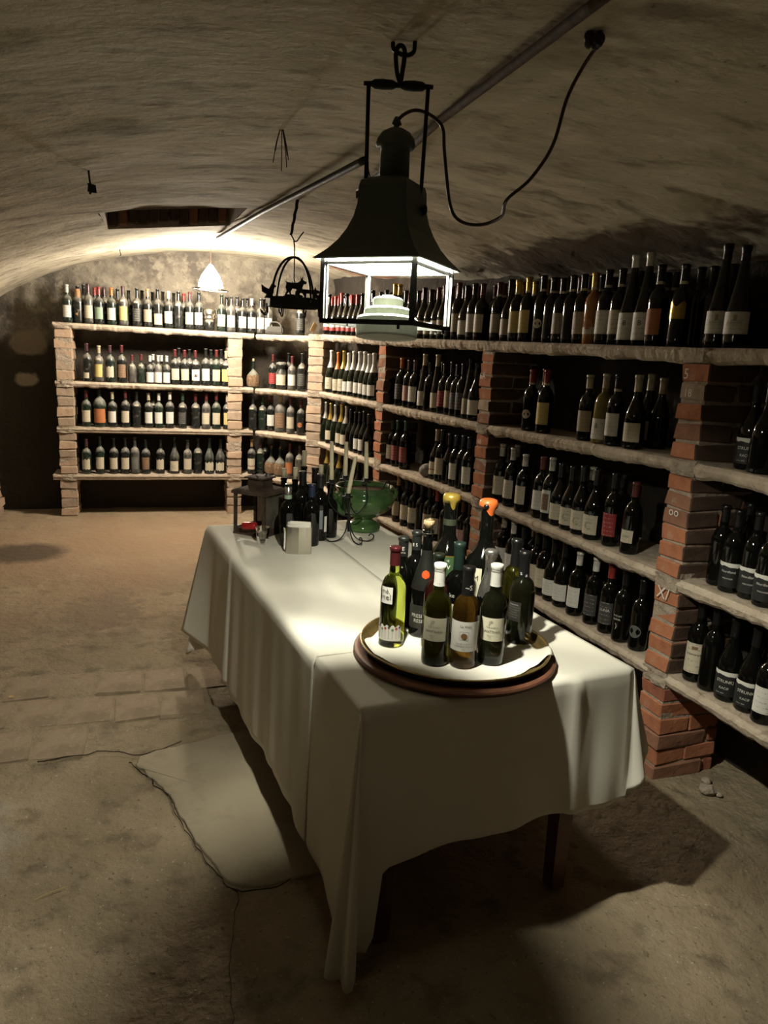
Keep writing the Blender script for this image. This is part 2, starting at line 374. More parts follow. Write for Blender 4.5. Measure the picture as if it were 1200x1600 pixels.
# hatch shaft: walls and soldier bricks
bm = bmesh.new()
for a, b in (((HX0, HY0), (HX0, HY1)), ((HX0, HY1), (HX1, HY1)), ((HX1, HY1), (HX1, HY0)), ((HX1, HY0), (HX0, HY0))):
    za = ceil_z(*a) - .0; zb = ceil_z(*b)
    v = [bm.verts.new(p) for p in ((*a, za - .0), (*b, zb - .0), (*b, 3.3), (*a, 3.3))]; bm.faces.new(v)
v = [bm.verts.new(p) for p in ((HX0, HY0, 3.3), (HX1, HY0, 3.3), (HX1, HY1, 3.3), (HX0, HY1, 3.3))]; bm.faces.new(v)
shaft = obj('hatch_shaft', bm, mortarm, ceiling)
BV = []
def brick_mesh(key, s, m_, jit=.003, side_shade=None):
    bm = bmesh.new(); box(bm, (0, 0, 0), s, 0, jit)
    bmesh.ops.bevel(bm, geom=list(bm.edges), offset=.0045, segments=1, affect='EDGES')
    for v in bm.verts: v.co += Vector((random.uniform(-1, 1), random.uniform(-1, 1), random.uniform(-1, 1))) * .0008
    if side_shade:
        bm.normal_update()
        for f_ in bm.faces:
            if abs(f_.normal.x) > .6: f_.material_index = 1  # shade painted on the side faces as a darker brick
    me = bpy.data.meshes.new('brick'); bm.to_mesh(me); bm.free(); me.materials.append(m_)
    if side_shade: me.materials.append(side_shade)
    return me
sold = [brick_mesh('s', (.052, .05, .24), random.choice([BRK[5], BRK[5], BRK[2]])) for _ in range(4)]
for row in range(2):
    k = 0; x = HX0 + .03
    while x < HX1 - .01:
        zz = ceil_z(x, HY1) + .12 + row * .25 + random.uniform(-.006, .01) * (1 if row else 2)
        link('brick', random.choice(sold), ceiling, (x, HY1 - .012 + random.uniform(-.006, .006), zz), (0, random.uniform(-.02, .02), 0)); x += .0605
# a few header bricks showing at the left jamb of the hatch
hd = [brick_mesh('h', (.13, .05, .11), BRK[4]) for _ in range(3)]
for k in range(0):
    link('brick', hd[k], ceiling, (HX0 - .1, HY1 - .05 - k * .13, ceil_z(HX0 - .1, HY1) + .012), (pi / 2, 0, random.uniform(-.1, .1)))
# floor
bm = bmesh.new(); g = {}
for i in range(90):
    for j in range(190):
        x = -2.2 + i * .055; y = -1.6 + j * .052
        g[i, j] = bm.verts.new((x, y, -.004 + .006 * fbm(x * 1.4, y * 1.4, 5) + .0025 * fbm(x * 6, y * 6, 2) - .012 * max(0, fbm(x * .9, y * .9, 9) - .55)))
for i in range(89):
    for j in range(189): bm.faces.new((g[i, j], g[i + 1, j], g[i + 1, j + 1], g[i, j + 1]))
pv = M_OUT['trodden_cement'][1]; n = floorm.node_tree.nodes; l = floorm.node_tree.links
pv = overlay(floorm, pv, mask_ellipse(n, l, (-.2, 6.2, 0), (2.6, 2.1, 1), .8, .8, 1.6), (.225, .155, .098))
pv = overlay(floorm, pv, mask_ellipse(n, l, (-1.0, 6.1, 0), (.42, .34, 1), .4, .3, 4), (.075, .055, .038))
pv = overlay(floorm, pv, mask_ellipse(n, l, (-.62, 2.35, 0), (.20, .35, 1), .5, .6, 9), (.31, .275, .22))
pv = overlay(floorm, pv, mask_ellipse(n, l, (-.30, 4.6, 0), (.30, .55, 1), .5, .9, 12), (.19, .142, .098))
floor = struct(obj('floor', bm, floorm, smooth=True))
# smooth cement patch, cracks, pavers
P = [(-.067, 2.807), (-.02, 2.84), (.038, 2.849), (.15, 2.875), (.264, 2.916), (.42, 2.93), (.62, 2.9), (.70, 2.4), (.68, 2.02), (.55, 1.99), (.426, 1.97), (.336, 1.964), (.28, 1.968), (.23, 1.985), (.19, 2.04), (.163, 2.122), (.12, 2.22), (.091, 2.326), (.07, 2.41), (.053, 2.489), (.02, 2.55), (-.002, 2.607), (-.04, 2.68), (-.078, 2.75)]
bm = bmesh.new(); Q = []
for i in range(len(P)):
    a = Vector((*P[i], 0)); b = Vector((*P[(i + 1) % len(P)], 0))
    for k in range(6):
        p = a.lerp(b, k / 6); d = (b - a).normalized(); q = p + Vector((d.y, -d.x, 0)) * .008 * fbm(p.x * 22, p.y * 22, 1); Q.append(q)
cxy = Vector((.3, 2.42, 0)); rings = []
for s, z in ((1.0, -.012), (1.0, .006), (.985, .010), (.7, .011), (.35, .012)):
    rings.append([bm.verts.new((cxy.x + (q.x - cxy.x) * s, cxy.y + (q.y - cxy.y) * s, z + .0015 * nz(q.x * 9 * s, q.y * 9))) for q in Q])
for a in range(4):
    for i in range(len(Q)):
        j = (i + 1) % len(Q); bm.faces.new((rings[a][i], rings[a][j], rings[a + 1][j], rings[a + 1][i]))
bm.faces.new(rings[-1]); bmesh.ops.recalc_face_normals(bm, faces=bm.faces)
obj('cement_patch', bm, patchm, floor, smooth=True)
crackm = mat('crack_shadow', (.035, .026, .018), .95)
def crack(pts, wdt):
    pts = smoothpts([(x, y, 0) for x, y in pts], 7); bm = bmesh.new(); L = []
    for i, p in enumerate(pts):
        t = i / (len(pts) - 1); d = (pts[min(i + 1, len(pts) - 1)] - pts[max(i - 1, 0)]).normalized(); s = Vector((d.y, -d.x, 0))
        c = p + s * .012 * fbm(p.x * 16, p.y * 16, 4); ww = wdt * (.4 + abs(nz(p.x * 30, p.y * 30))) * (1 - t * .5)
        L.append([bm.verts.new((c + s * k * ww) + Vector((0, 0, .0075 if k else .0035))) for k in (-1, 0, 1)])
    for a, b in zip(L, L[1:]):
        for k in (0, 1): bm.faces.new((a[k], a[k + 1], b[k + 1], b[k]))
    obj('crack', bm, crackm, floor)
crack([(-.10, 2.78), (-.055, 2.68), (-.012, 2.607), (.035, 2.50), (.08, 2.326), (.15, 2.11), (.215, 1.975), (.33, 1.952), (.44, 1.99)], .0022)
crack([(.215, 1.975), (.225, 1.93), (.205, 1.84), (.18, 1.68), (.17, 1.5)], .0022)
crack([(-.45, 2.86), (-.2, 2.88), (-.05, 2.83), (.1, 2.90)], .002)
pm = [None] * 10
for k in range(10):
    bm = bmesh.new(); box(bm, (0, 0, 0), (.202, .262, .03), 0, .006)
    bmesh.ops.bevel(bm, geom=list(bm.edges), offset=.004, segments=2, affect='EDGES')
    me = bpy.data.meshes.new('paver'); bm.to_mesh(me); bm.free(); me.materials.append(paverm)
    pm[k] = me
for r, (y0, xs0, cnt) in enumerate(((3.55, -.80, 6), (3.28, -.72, 5), (2.99, -.80, 3))):
    for k in range(cnt):
        x = xs0 + k * .208 + random.uniform(-.01, .01); y = y0 - .05 * (x + .2)
        o = link('paving_stone', random.choice(pm), floor, (x, y, -.0132 + random.uniform(-.0012, .001)), (random.uniform(-.012, .012), random.uniform(-.012, .012), random.uniform(-.06, .06)))
        o.scale = (random.uniform(.95, 1), random.uniform(.95, 1), 1)
# walls
def wall(name, pts, z0, z1, m_, amp=.03, step=.08, nrm=1, zf=None):
    bm = bmesh.new(); cols = []
    for a, b in zip(pts, pts[1:]):
        L = hypot(b[0] - a[0], b[1] - a[1]); k = max(2, int(L / step))
        for i in range(k + (1 if b == pts[-1] else 0)):
            t = i / k; x = a[0] + (b[0] - a[0]) * t; y = a[1] + (b[1] - a[1]) * t
            nx, ny = (b[1] - a[1]) / L * nrm, -(b[0] - a[0]) / L * nrm; col = []
            for j in range(int((z1 - z0) / step) + 2):
                z = z0 + (z1 - z0) * j / (int((z1 - z0) / step) + 1)
                d = amp * fbm(x * 2.2 + y * 2.2, z * 2.4, 6) + amp * .4 * fbm(x * 7 + y * 7, z * 8, 2)
                col.append(bm.verts.new((x + nx * d, y + ny * d, z)))
            cols.append(col)
    for a, b in zip(cols, cols[1:]):
        for k in range(len(a) - 1): bm.faces.new((a[k], b[k], b[k + 1], a[k + 1]))
    return struct(obj(name, bm, m_, smooth=True))
# back wall: darker at the left, rack shade painted in lower down, mouldy plaster under the vault
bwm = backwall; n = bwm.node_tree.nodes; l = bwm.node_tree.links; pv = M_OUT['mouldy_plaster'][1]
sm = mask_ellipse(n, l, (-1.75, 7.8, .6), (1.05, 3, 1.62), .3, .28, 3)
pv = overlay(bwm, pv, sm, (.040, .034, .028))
pv = overlay(bwm, pv, mask_ellipse(n, l, (.3, 7.8, .45), (3.2, 3, 1.40), .12, .08, 2), (.045, .038, .03))  # shade inside the rack, painted into the wall colour
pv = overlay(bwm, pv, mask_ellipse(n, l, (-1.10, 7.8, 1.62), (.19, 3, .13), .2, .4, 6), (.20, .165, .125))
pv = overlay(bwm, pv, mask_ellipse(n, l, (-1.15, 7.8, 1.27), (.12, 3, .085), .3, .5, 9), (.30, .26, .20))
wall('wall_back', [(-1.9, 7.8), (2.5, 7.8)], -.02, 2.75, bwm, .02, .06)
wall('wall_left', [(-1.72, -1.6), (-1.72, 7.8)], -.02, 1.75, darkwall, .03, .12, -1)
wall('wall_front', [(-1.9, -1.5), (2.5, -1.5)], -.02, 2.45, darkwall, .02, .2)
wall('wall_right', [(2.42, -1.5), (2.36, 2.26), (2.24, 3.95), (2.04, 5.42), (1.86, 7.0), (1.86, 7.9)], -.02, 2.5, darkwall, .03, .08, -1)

# ================================================================ brick pillars and slabs of the racks
PAL = [[BRK[4], BRK[3], BRK[4]], [BRK[0], BRK[0], BRK[1], BRK[0], BRK[2]], [BRK[0], BRK[2], BRK[1], BRK[2], BRK[3]]]   # pale, warm, dull
DPT = (.145, .12, .25, .045)
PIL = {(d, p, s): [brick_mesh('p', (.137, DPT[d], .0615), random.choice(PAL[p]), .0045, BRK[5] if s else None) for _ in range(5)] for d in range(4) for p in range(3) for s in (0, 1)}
def pillar(name_label, x, y, rz, wd, dep, secs, warm=1, ch=.0705):
    """local x = across the front (width), local y = depth into the rack; front face at y=0"""
    root = empty('brick_pillar', (x, y, 0), rz); tag(root, name_label, 'pillar', None)
    bm = bmesh.new()
    for z0, z1 in secs: box(bm, (0, dep / 2, (z0 + z1) / 2), (wd - .014, dep - .014, z1 - z0))
    obj('mortar_core', bm, mortarm, root)
    # rough mortar where the slabs meet the pillar
    for (z0, z1), nxt in zip(secs, secs[1:] + [(secs[-1][1] + .050, 0)]):
        zt = nxt[0] - .001; bm = bmesh.new(); bmesh.ops.create_cube(bm, size=1); bmesh.ops.subdivide_edges(bm, edges=list(bm.edges), cuts=5, use_grid_fill=True)
        for v in bm.verts:
            p = v.co; k_ = 1 - .25 * (abs(p.x) * 2) ** 3
            v.co = Vector((p.x * (wd * .95), .022 + p.y * .062 * k_, (z1 + zt) / 2 + p.z * (zt - z1 + .004)))
            d = .007 * fbm(v.co.x * 30, v.co.y * 30 + x * 9, v.co.z * 30 + z0); v.co += Vector((d * .6, d if v.co.y < .03 else 0, d * .3 if p.z < .45 else -abs(d) * .2))
        obj('mortar_joint', bm, mortarm, root)
    for z0, z1 in secs:
        nc = max(1, round((z1 - z0) / ch)); hh = (z1 - z0) / nc
        for c in range(nc):
            z = z0 + hh * (c + .5); pal = 0 if not warm else (2 if z0 > 1.2 else 1); so = 1 if (warm and z0 > .3) else 0  # so: pillar sides above the bottom tier carry painted shade
            parts = ((.145, 0), (dep - .155, 1)) if c % 2 else ((.25, 0), (dep - .26, 1))
            yy = 0
            for dl, e in parts:
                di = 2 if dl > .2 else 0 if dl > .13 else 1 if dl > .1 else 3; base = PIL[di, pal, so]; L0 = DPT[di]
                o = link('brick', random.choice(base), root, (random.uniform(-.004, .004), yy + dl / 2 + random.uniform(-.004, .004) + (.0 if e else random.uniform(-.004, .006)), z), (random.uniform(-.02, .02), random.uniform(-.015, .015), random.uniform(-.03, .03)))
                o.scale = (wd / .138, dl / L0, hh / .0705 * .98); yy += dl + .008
    return root
def rzdir(nx, ny):  # rotation so that local +y points along (nx,ny)
    return atan2(ny, nx) - pi / 2
ZR = [(1.715, 1.725, 1.762, 1.79, 1.83), (1.29, 1.305, 1.285, 1.30, 1.31), (.855, .85, .845, .842, .84), (.45, .455, .44, .43, .42)]
ZB = [1.82, 1.288, .86, .405]
TH = .055
def secs_r(i):
    z = [ZR[k][i] for k in (3, 2, 1, 0)]; s = [(-.01, z[0] - TH)]
    for k in range(3): s.append((z[k] - .002, z[k + 1] - TH + .002))
    return s
plab = ['brick pillar of the right rack nearest the camera', 'red brick pillar of the right rack with chalk 5 near its top', 'brick pillar of the right rack marked 6A in chalk', 'brick pillar of the right rack seen behind the hanging lantern', 'pale brick pillar at the corner where both racks meet']
PR = []
for i, (x, y) in enumerate(FL):
    a = FL[max(0, i - 1)]; b = FL[min(4, i + 1)]; dx, dy = b[0] - a[0], b[1] - a[1]; L = hypot(dx, dy)
    nx, ny = dy / L, -dx / L
    if i < 4: PR.append(pillar(plab[i], x, y, rzdir(nx, ny), .135, .31, secs_r(i), 1, (.0705, .0705, .074, .082, .085)[i]))
    else: PR.append(pillar(plab[i], x - .035, y + .06, rzdir(.70, .72), .165, .24, secs_r(i), 0, .085))
sb = [(-.01, ZB[3] - TH)] + [(ZB[k] - .002, ZB[k - 1] - TH + .002) for k in (3, 2, 1)]
pillar('pale brick pillar at the left end of the back rack', -.765, 7.425, 0, .15, .31, sb, 0, .088)
pillar('pale brick pillar between the long and narrow bays of the back rack', .80, 7.425, 0, .145, .31, sb, 0, .088)
# chalk marks
def chalk_on(root, s, size, z, x=0):
    flat_text('chalk_mark', s, size, Matrix.Translation((x, -.0125, z)) @ Matrix.Rotation(pi / 2, 4, 'X'), chalk, root)
chalk_on(PR[1], '5', .055, 1.61, -.03); chalk_on(PR[1], '18', .042, 1.545, -.01)
chalk_on(PR[2], '6A', .055, 1.545, -.02); chalk_on(PR[2], '66', .042, 1.17, 0); chalk_on(PR[1], 'X/', .07, .755, 0); chalk_on(PR[1], 'oo', .05, 1.09, 0)

def slab(label, A, B, za, zb, depth, side=1, steps=0, cat='shelf'):
    """masonry shelf from A to B along its front edge, depth to the right of A->B times side"""
    dx, dy = B[0] - A[0], B[1] - A[1]; L = hypot(dx, dy); ux, uy = dx / L, dy / L; nx, ny = uy * side, -ux * side
    root_loc = Vector((A[0], A[1], 0)); bm = bmesh.new(); K = max(8, int(L / .022)); secs = []
    for i in range(K + 1):
        t = i / K; s = L * t; z = za + (zb - za) * t; w1 = .007 * fbm(s * 6 + A[0] * 9, za * 7, 1) + .004 * fbm(s * 30, za * 4, 3); w2 = .009 * fbm(s * 9 + A[0] * 5, za * 5, 4) + .006 * fbm(s * 34 + A[0], za * 9, 7); w3 = .004 * fbm(s * 14, za * 3, 8)
        if steps: prof = [(.012, -TH), (.0, -TH + .012), (.010, -TH + .022), (-.004, -TH + .028), (-.006, -.014), (.004, -.010), (.003, 0)]
        else: prof = [(.018, -TH + w2), (.004 + w1, -TH * .78 + w2), (-.004 + w1, -TH * .4), (-.001 + w1, -.012), (.010 + w1 * .6, -.001 + w3 * .3)]
        prof += [(.04, 0 + w3 * .3), (depth * .5, 0), (depth, 0), (depth, -TH + .004), (depth * .5, -TH + .004 + w2 * .3)]
        row = []
        for d, zz in prof: row.append(bm.verts.new((ux * s + nx * d, uy * s + ny * d, z + zz)))
        secs.append(row)
    m_ = len(secs[0])
    for a, b in zip(secs, secs[1:]):
        for k in range(m_): bm.faces.new((a[k], a[(k + 1) % m_], b[(k + 1) % m_], b[k]))
    bm.faces.new(secs[0]); bm.faces.new(secs[-1][::-1]); bmesh.ops.recalc_face_normals(bm, faces=bm.faces)
    o = obj('shelf', bm, slabm, smooth=False, loc=root_loc)
    return tag(o, label, cat, 'masonry shelves of the wine racks')
def lerp2(a, b, t): return (a[0] + (b[0] - a[0]) * t, a[1] + (b[1] - a[1]) * t)
TN = ['top', 'second', 'third', 'bottom']
bays = ['nearest bay of the right rack', 'right rack bay between pillars marked 5 and 6A', 'right rack bay behind the tray bottles, left of 6A', 'right rack bay beside the corner pillar']
for t in range(4):
    for i in range(4):
        slab(TN[t] + ' masonry shelf in the ' + bays[i], lerp2(FL[i], FL[i + 1], .003), lerp2(FL[i], FL[i + 1], .997), ZR[t][i], ZR[t][i + 1], .335)
    slab(TN[t] + ' masonry shelf of the long bay, back rack', (.98, 7.42), (-.85 - (.05 if t == 3 else 0), 7.42), ZB[t], ZB[t], .34, 1, 1 if t >= 2 else 0)
    slab('slanting ' + TN[t] + ' shelf of the corner bay, back rack', (1.47, 6.86), (1.0, 7.43), ZB[t] - .004, ZB[t] - .004, .36)
# ================================================================ bottles
def sst(t): t = max(0, min(1, t)); return t * t * (3 - 2 * t)
def prof_fn(shape, r, h):
    """radius at height z, outer glass"""
    def f(z):
        t = z / h
        if shape in 'bsP':
            a, b, rn = (.58, .73, .0145)
            if shape == 's': a, b, rn = .50, .70, .0125
            if t < a: return r
            if t < b: q = (t - a) / (b - a); return rn + (r - rn) * sqrt(max(0, 1 - q ** 2.1)) * (1 - q * .25) if q < .8 else rn + (r - rn) * (.30 * (1 - sst((q - .8) / .2)))
        elif shape == 'u':
            a, b, rn = .42, .76, .0150
            if t < a: return r
            if t < b: q = (t - a) / (b - a); return rn + (r - rn) * (1 - sst(q)) ** .9
        elif shape == 'c':
            a, b, rn = .38, .80, .0150
            if t < a: return r
            if t < b: q = (t - a) / (b - a); return rn + (r - rn) * (1 - sst(q)) ** .85
        elif shape in 'fU':
            a, b, rn = .36, .86, .0150
            if t < a: return r
            if t < b: q = (t - a) / (b - a); return rn + (r - rn) * (1 - q) ** 1.25
        elif shape == 'F':
            a, b, rn = .56, .78, .018
            if t < a: return r
            if t < b: q = (t - a) / (b - a); return rn + (r - rn) * sqrt(max(0, 1 - q ** 1.6))
        elif shape == 'M':   # magnum, round shoulders, long neck
            a, b, rn = .50, .72, .0205
            if t < a: return r
            if t < b: q = (t - a) / (b - a); return rn + (r - rn) * (cos(pi * q) + 1) / 2
        elif shape == 'k':
            rn = .014
            if t < .42: return r * (.80 + .20 * sin(pi * t / .42 * .8))
            if t < .72: q = (t - .42) / .3; return rn + (r * .92 - rn) * (1 - sst(q))
        if t > .955: return rn + .0022
        return rn + (.0008 if t < .80 else 0)
    return f
def bottle_mesh(shape, r, h, m_, n=20, cap_top=True):
    f = prof_fn(shape, r, h); bm = bmesh.new()
    zs = [0, .004, .012] + [h * k / 26 for k in range(2, 25)] + [h * .952, h * .958, h * .985, h]
    P = [(r * .80, .001), (r * .93, .001), (r * .985, .006)] + [(f(z), z) for z in zs[3:]]
    lathe(bm, P, n, cap0=True, cap1=cap_top); me = bpy.data.meshes.new('bottle'); bm.to_mesh(me); bm.free(); me.materials.append(m_)
    for p in me.polygons: p.use_smooth = True
    return me, f
CAPR = dict(b=.80, u=.78, c=.60, f=.80, s=.80, F=.82, U=.86, k=.84, P=.80, M=.93)
def capsule_mesh(shape, f, h, key, n=16, z0=None, fat=.0011):
    a = z0 if z0 is not None else CAPR[shape]; bm = bmesh.new()
    L = [(f(h * (a + (1 - a) * k / 8)) + fat, h * (a + (1 - a) * k / 8)) for k in range(9)]
    if shape == 'c': L = L[:-1] + [(f(h) + .0032, h * .985), (f(h) + .0015, h * 1.01), (.008, h * 1.017)]
    else: L = L[:-1] + [(L[-1][0], h + .0008), (L[-1][0] - .003, h + .0022), (.006, h + .0018)]
    lathe(bm, L, n, cap1=True); me = bpy.data.meshes.new('capsule'); bm.to_mesh(me); bm.free(); me.materials.append(CAPM[key])
    for p in me.polygons: p.use_smooth = True
    return me
LSPEC = dict(b=(.14, .46), u=(.10, .36), c=(.10, .33), f=(.08, .34), s=(.06, .42), F=(.12, .50), U=(.12, .34), P=(.12, .4), k=(.3, .5))
def label_mesh(shape, r, h, z0, z1, half, m_, edge=None, ns=1):
    bm = bmesh.new(); patch(bm, r + .0007, -half, half, z0 * h, z1 * h, 10, ns, edge)
    me = bpy.data.meshes.new('label'); bm.to_mesh(me); bm.free(); me.materials.append(m_)
    for p in me.polygons: p.use_smooth = True
    return me
CACHE = {}
def cached(key, fn):
    if key not in CACHE: CACHE[key] = fn()
    return CACHE[key]
RAD = dict(b=.0375, u=.042, c=.044, f=.037, s=.032, F=.052, j=.05, k=.055, U=.043, P=.045)
SHN = dict(b='wine bottle', u='sloping burgundy bottle', c='sparkling wine bottle', f='tall slim flute bottle', s='half-size bottle', F='fat round bottle', U='tall flute bottle', k='flask in woven straw', j='squat glass jar', P='bottle wrapped in brown paper')
def put_bottle(sid, x, y, z, s, c, l_, h, glass, face, label, group):
    hq = round(h / .008) * .008; r = RAD[s] * round((1.02 + .14 * min(1, max(0, (hypot(x, y) - 2.6) / 3.0))) * 25) / 25
    if s == 'j':
        def mk():
            bm = bmesh.new(); lathe(bm, [(r * .75, 0), (r * .8, .004), (r, .03), (r, hq * .55), (r * .72, hq * .68), (r * .72, hq * .72), (r * .95, hq * .76), (r * .95, hq * .9), (r * .5, hq * .93)], 20, cap0=True, cap1=True)
            me = bpy.data.meshes.new('jar'); bm.to_mesh(me); bm.free(); me.materials.append(G['dust'])
            for p in me.polygons: p.use_smooth = True
            return me
        o = link('glass_jar', cached(('j', hq), mk))
    else:
        me, f = cached((s, hq, glass, r), lambda: bottle_mesh(s, r, hq, G[glass]))
        o = link('straw_flask' if s == 'k' else 'wine_bottle', me)
    o.location = (x, y, z + .001); o.rotation_euler = (random.uniform(-.012, .012), random.uniform(-.012, .012), face)
    tag(o, label, 'jar' if s == 'j' else 'bottle', group)
    if s == 'k':
        def mk():
            bm = bmesh.new(); lathe(bm, [(f(hq * t) + .004 + (.0015 if int(t * 40) % 2 else 0), hq * t) for t in [k / 40 for k in range(1, 20)]], 24, cap0=True)
            me = bpy.data.meshes.new('straw'); bm.to_mesh(me); bm.free(); me.materials.append(straw); return me
        link('straw_cover', cached(('straw', hq), mk), o)
        link('cork', cached('corkm', lambda: (lambda bm: (lathe(bm, [(.009, 0), (.011, .03)], 12, cap0=True, cap1=True), tomesh(bm, 'cork', cork))[1])(bmesh.new())), o, (0, 0, hq - .008))
        return o
    if s == 'P':
        def mk():
            bm = bmesh.new()
            lathe(bm, [(.046, .035), (.05, .08), (.048, .17), (.036, .22), (.024, .25), (.026, .285), (.022, .31)], 18, flute=lambda a, z: .12 * sin(5 * a + z * 30) + .08 * sin(9 * a), cap1=True)
            return tomesh(bm, 'wrap', paper)
        link('paper_wrap', cached('wrap', mk), o); return o
    if s != 'j' and c != 'n':
        link('capsule', cached(('cap', s, hq, c, r), lambda: capsule_mesh(s, f, hq, c)), o)
    r2 = r
    if s == 'j':
        link('label', cached(('lab', s, hq, l_, r), lambda: label_mesh('b', r, hq, .14, .5, .9, labmat('c'))), o); return o
    a, b = LSPEC[s]
    half = .95 if s != 's' else 1.1
    def sub(name, me, lab=None):
        q = link(name, me, o); 
        if lab: q['label'] = lab
        return q
    k = (s, hq, r)
    if l_ in 'wcydobtRpG' : sub('label', cached(('lab', l_) + k, lambda: label_mesh(s, r, hq, a, b + .03 * (l_ in 'yb'), half, labmat(l_))))
    elif l_ in 'DP': sub('label', cached(('lab', l_) + k, lambda: label_mesh(s, r, hq, a, b, half, labmat(l_))))
    elif l_ == 'T': sub('label', cached(('lab', l_) + k, lambda: label_mesh(s, r, hq, a - .05, b - .22, .6, labmat('c'))))
    elif l_ == 'e': sub('label', cached(('lab', l_) + k, lambda: label_mesh(s, r, hq, a, b, half, labmat('c'), lambda t, q: (.028 * nz(t * 9, 3.3) - .012) * (1 if q > .5 else 0) + .014 * nz(t * 7, 8.1) * (1 - q), 2)), 'torn label')
    elif l_ == 'r':
        sub('label', cached(('lab', 'w') + k, lambda: label_mesh(s, r, hq, a, b, half, labmat('w'))))
        sub('label', cached(('lab', 'rr') + k, lambda: label_mesh(s, r + .0005, hq, a, a + .09, half, CAPM['R'])), 'red lower band')
    elif l_ in 'qZHO':
        def mk():
            bm = bmesh.new(); uvl = bm.loops.layers.uv.verify(); zc = hq * .28; R_ = .024 if l_ != 'O' else .028; N = 20; c0 = bm.verts.new((r + .0012, 0, zc)); ring = []
            for i in range(N): t = 2 * pi * i / N; aa = R_ * cos(t) / r; ring.append(bm.verts.new(((r + .0009) * cos(aa), (r + .0009) * sin(aa), zc + R_ * sin(t))))
            for i in range(N): bm.faces.new((c0, ring[i], ring[(i + 1) % N]))
            return tomesh(bm, 'roundlabel', labmat({'q': 'o' if h > 0 and sid[0] == 'N' else 'c', 'Z': 'o', 'H': 'c', 'O': 'D'}[l_]))
        if l_ == 'H':
            wrap_text('lettering', 'MUSCAT', .011, r, hq * .36, 0, labmat('w'), o); wrap_text('lettering', 'LUNA', .013, r, hq * .31, 0, labmat('w'), o)
            wrap_text('lettering', ')', .03, r, hq * .20, 0, labmat('w'), o)
        else: sub('round_label', cached(('rl', l_, sid[0] == 'N') + k, mk))
        if l_ == 'Z': sub('label', cached(('lab', 'Zc') + k, lambda: label_mesh(s, r, hq, a, a + .1, half, labmat('c'))))
    elif l_ == 'v':
        lb = sub('label', cached(('lab', 'w') + k, lambda: label_mesh(s, r, hq, a, b, half, labmat('w'))))
        def mk():
            bm = bmesh.new(); zc = hq * .28; N = 18; c0 = bm.verts.new((r + .0016, 0, zc)); ring = []
            for i in range(N): t = 2 * pi * i / N; aa = .021 * cos(t) / r; ring.append(bm.verts.new(((r + .0013) * cos(aa), (r + .0013) * sin(aa), zc + .0125 * sin(t))))
            for i in range(N): bm.faces.new((c0, ring[i], ring[(i + 1) % N]))
            return tomesh(bm, 'oval', CAPM['p'])
        link('oval_emblem', cached(('ov',) + k, mk), lb)
    elif l_ == 'l':
        sub('label', cached(('lab', 'll') + k, lambda: label_mesh(s, r, hq, .06, .36, half, labmat('w'))))
        wrap_text('lettering', 'B', .03, r + .0004, hq * .22, 0, CAPM['k'], o)
    elif l_ == 'n' and s == 'b' and sid == 'C3':
        sub('label', cached(('lab', 'd') + k, lambda: label_mesh(s, r, hq, a, b, half, labmat('d')))); wrap_text('lettering', 'LUNA', .018, r + .0007, hq * .33, 0, labmat('w'), o)
    elif l_ == 'n' or l_ == 'X': pass
    elif l_ == 'Y':
        sub('label', cached(('lab', 'c') + k, lambda: label_mesh(s, r, hq, a, b, half, labmat('c')))); sub('label', cached(('lab', 'Yr') + k, lambda: label_mesh(s, r + .0005, hq, a + .09, a + .11, half, CAPM['R'])), 'red stripe')
    elif l_ == 'C':
        lb = sub('label', cached(('lab', 'c2') + k, lambda: label_mesh(s, r, hq, .08, .36, half, labmat('c')))); wrap_text('swirl_mark', 'C', .05, r + .0004, hq * .155, 0, mat('olive_ink', (.16, .17, .09), .6), lb)
    elif l_ == 'm':
        lb = sub('label', cached(('lab', 'wm') + k, lambda: label_mesh(s, r, hq, .14, .50, .7, labmat('w'))))
        link('picture_panel', cached(('pic',) + k, lambda: label_mesh(s, r + .0006, hq, .18, .44, .5, labmat('b'))), lb)
    elif l_ == 'S':
        sub('label', cached(('lab', 'S') + k, lambda: label_mesh(s, r, hq, .16, .34, .75, labmat('c')))); wrap_text('lettering', 'KURNI', .010, r + .0009, hq * .24, 0, CAPM['k'], o)
    elif l_ == 'F' or l_ == 'f':
        lb = sub('label', cached(('lab', 'fl') + k, lambda: label_mesh(s, r, hq, .14, .36, 1.15, labmat('w')))); wrap_text('lettering', 'ARTHOVN', .011, r + .0009, hq * .24, -.1, mat('grey_ink', (.16, .15, .13), .6), lb)
        link('crest', cached(('cr',) + k, lambda: label_mesh(s, r + .0006, hq, .27, .33, .13, labmat('t'))), lb)
    elif l_ == 'A':
        sub('label', cached(('lab', 'A') + k, lambda: label_mesh(s, r, hq, .34, .52, 1.0, CAPM['g'], lambda t, q: .01 * sin(t * 9) * q, 2)), 'gold wavy label')
    elif l_ == 'B':
        lb = sub('label', cached(('lab', 'B') + k, lambda: label_mesh(s, r, hq, .12, .50, 1.0, labmat('c')))); wrap_text('lettering', 'ROMORANTIN', .0085, r + .0009, hq * .35, 0, CAPM['k'], lb)
        link('picture_panel', cached(('vp',) + k, lambda: label_mesh(s, r + .0006, hq, .42, .46, .28, labmat('b'))), lb)
    elif l_ == 'K':
        lb = sub('label', cached(('lab', 'K') + k, lambda: label_mesh(s, r, hq, .07, .34, 1.25, mat('black_paper', (.010, .0105, .010), .6))))
        link('white_torn_band', cached(('wb',) + k, lambda: label_mesh(s, r + .0004, hq, .335, .37, 1.2, labmat('w'), lambda t, q: (.008 * nz(t * 9, 1.2) - .003) * (1 - q), 2)), lb)
        wm = mat('white_ink', (.55, .54, .50), .6)
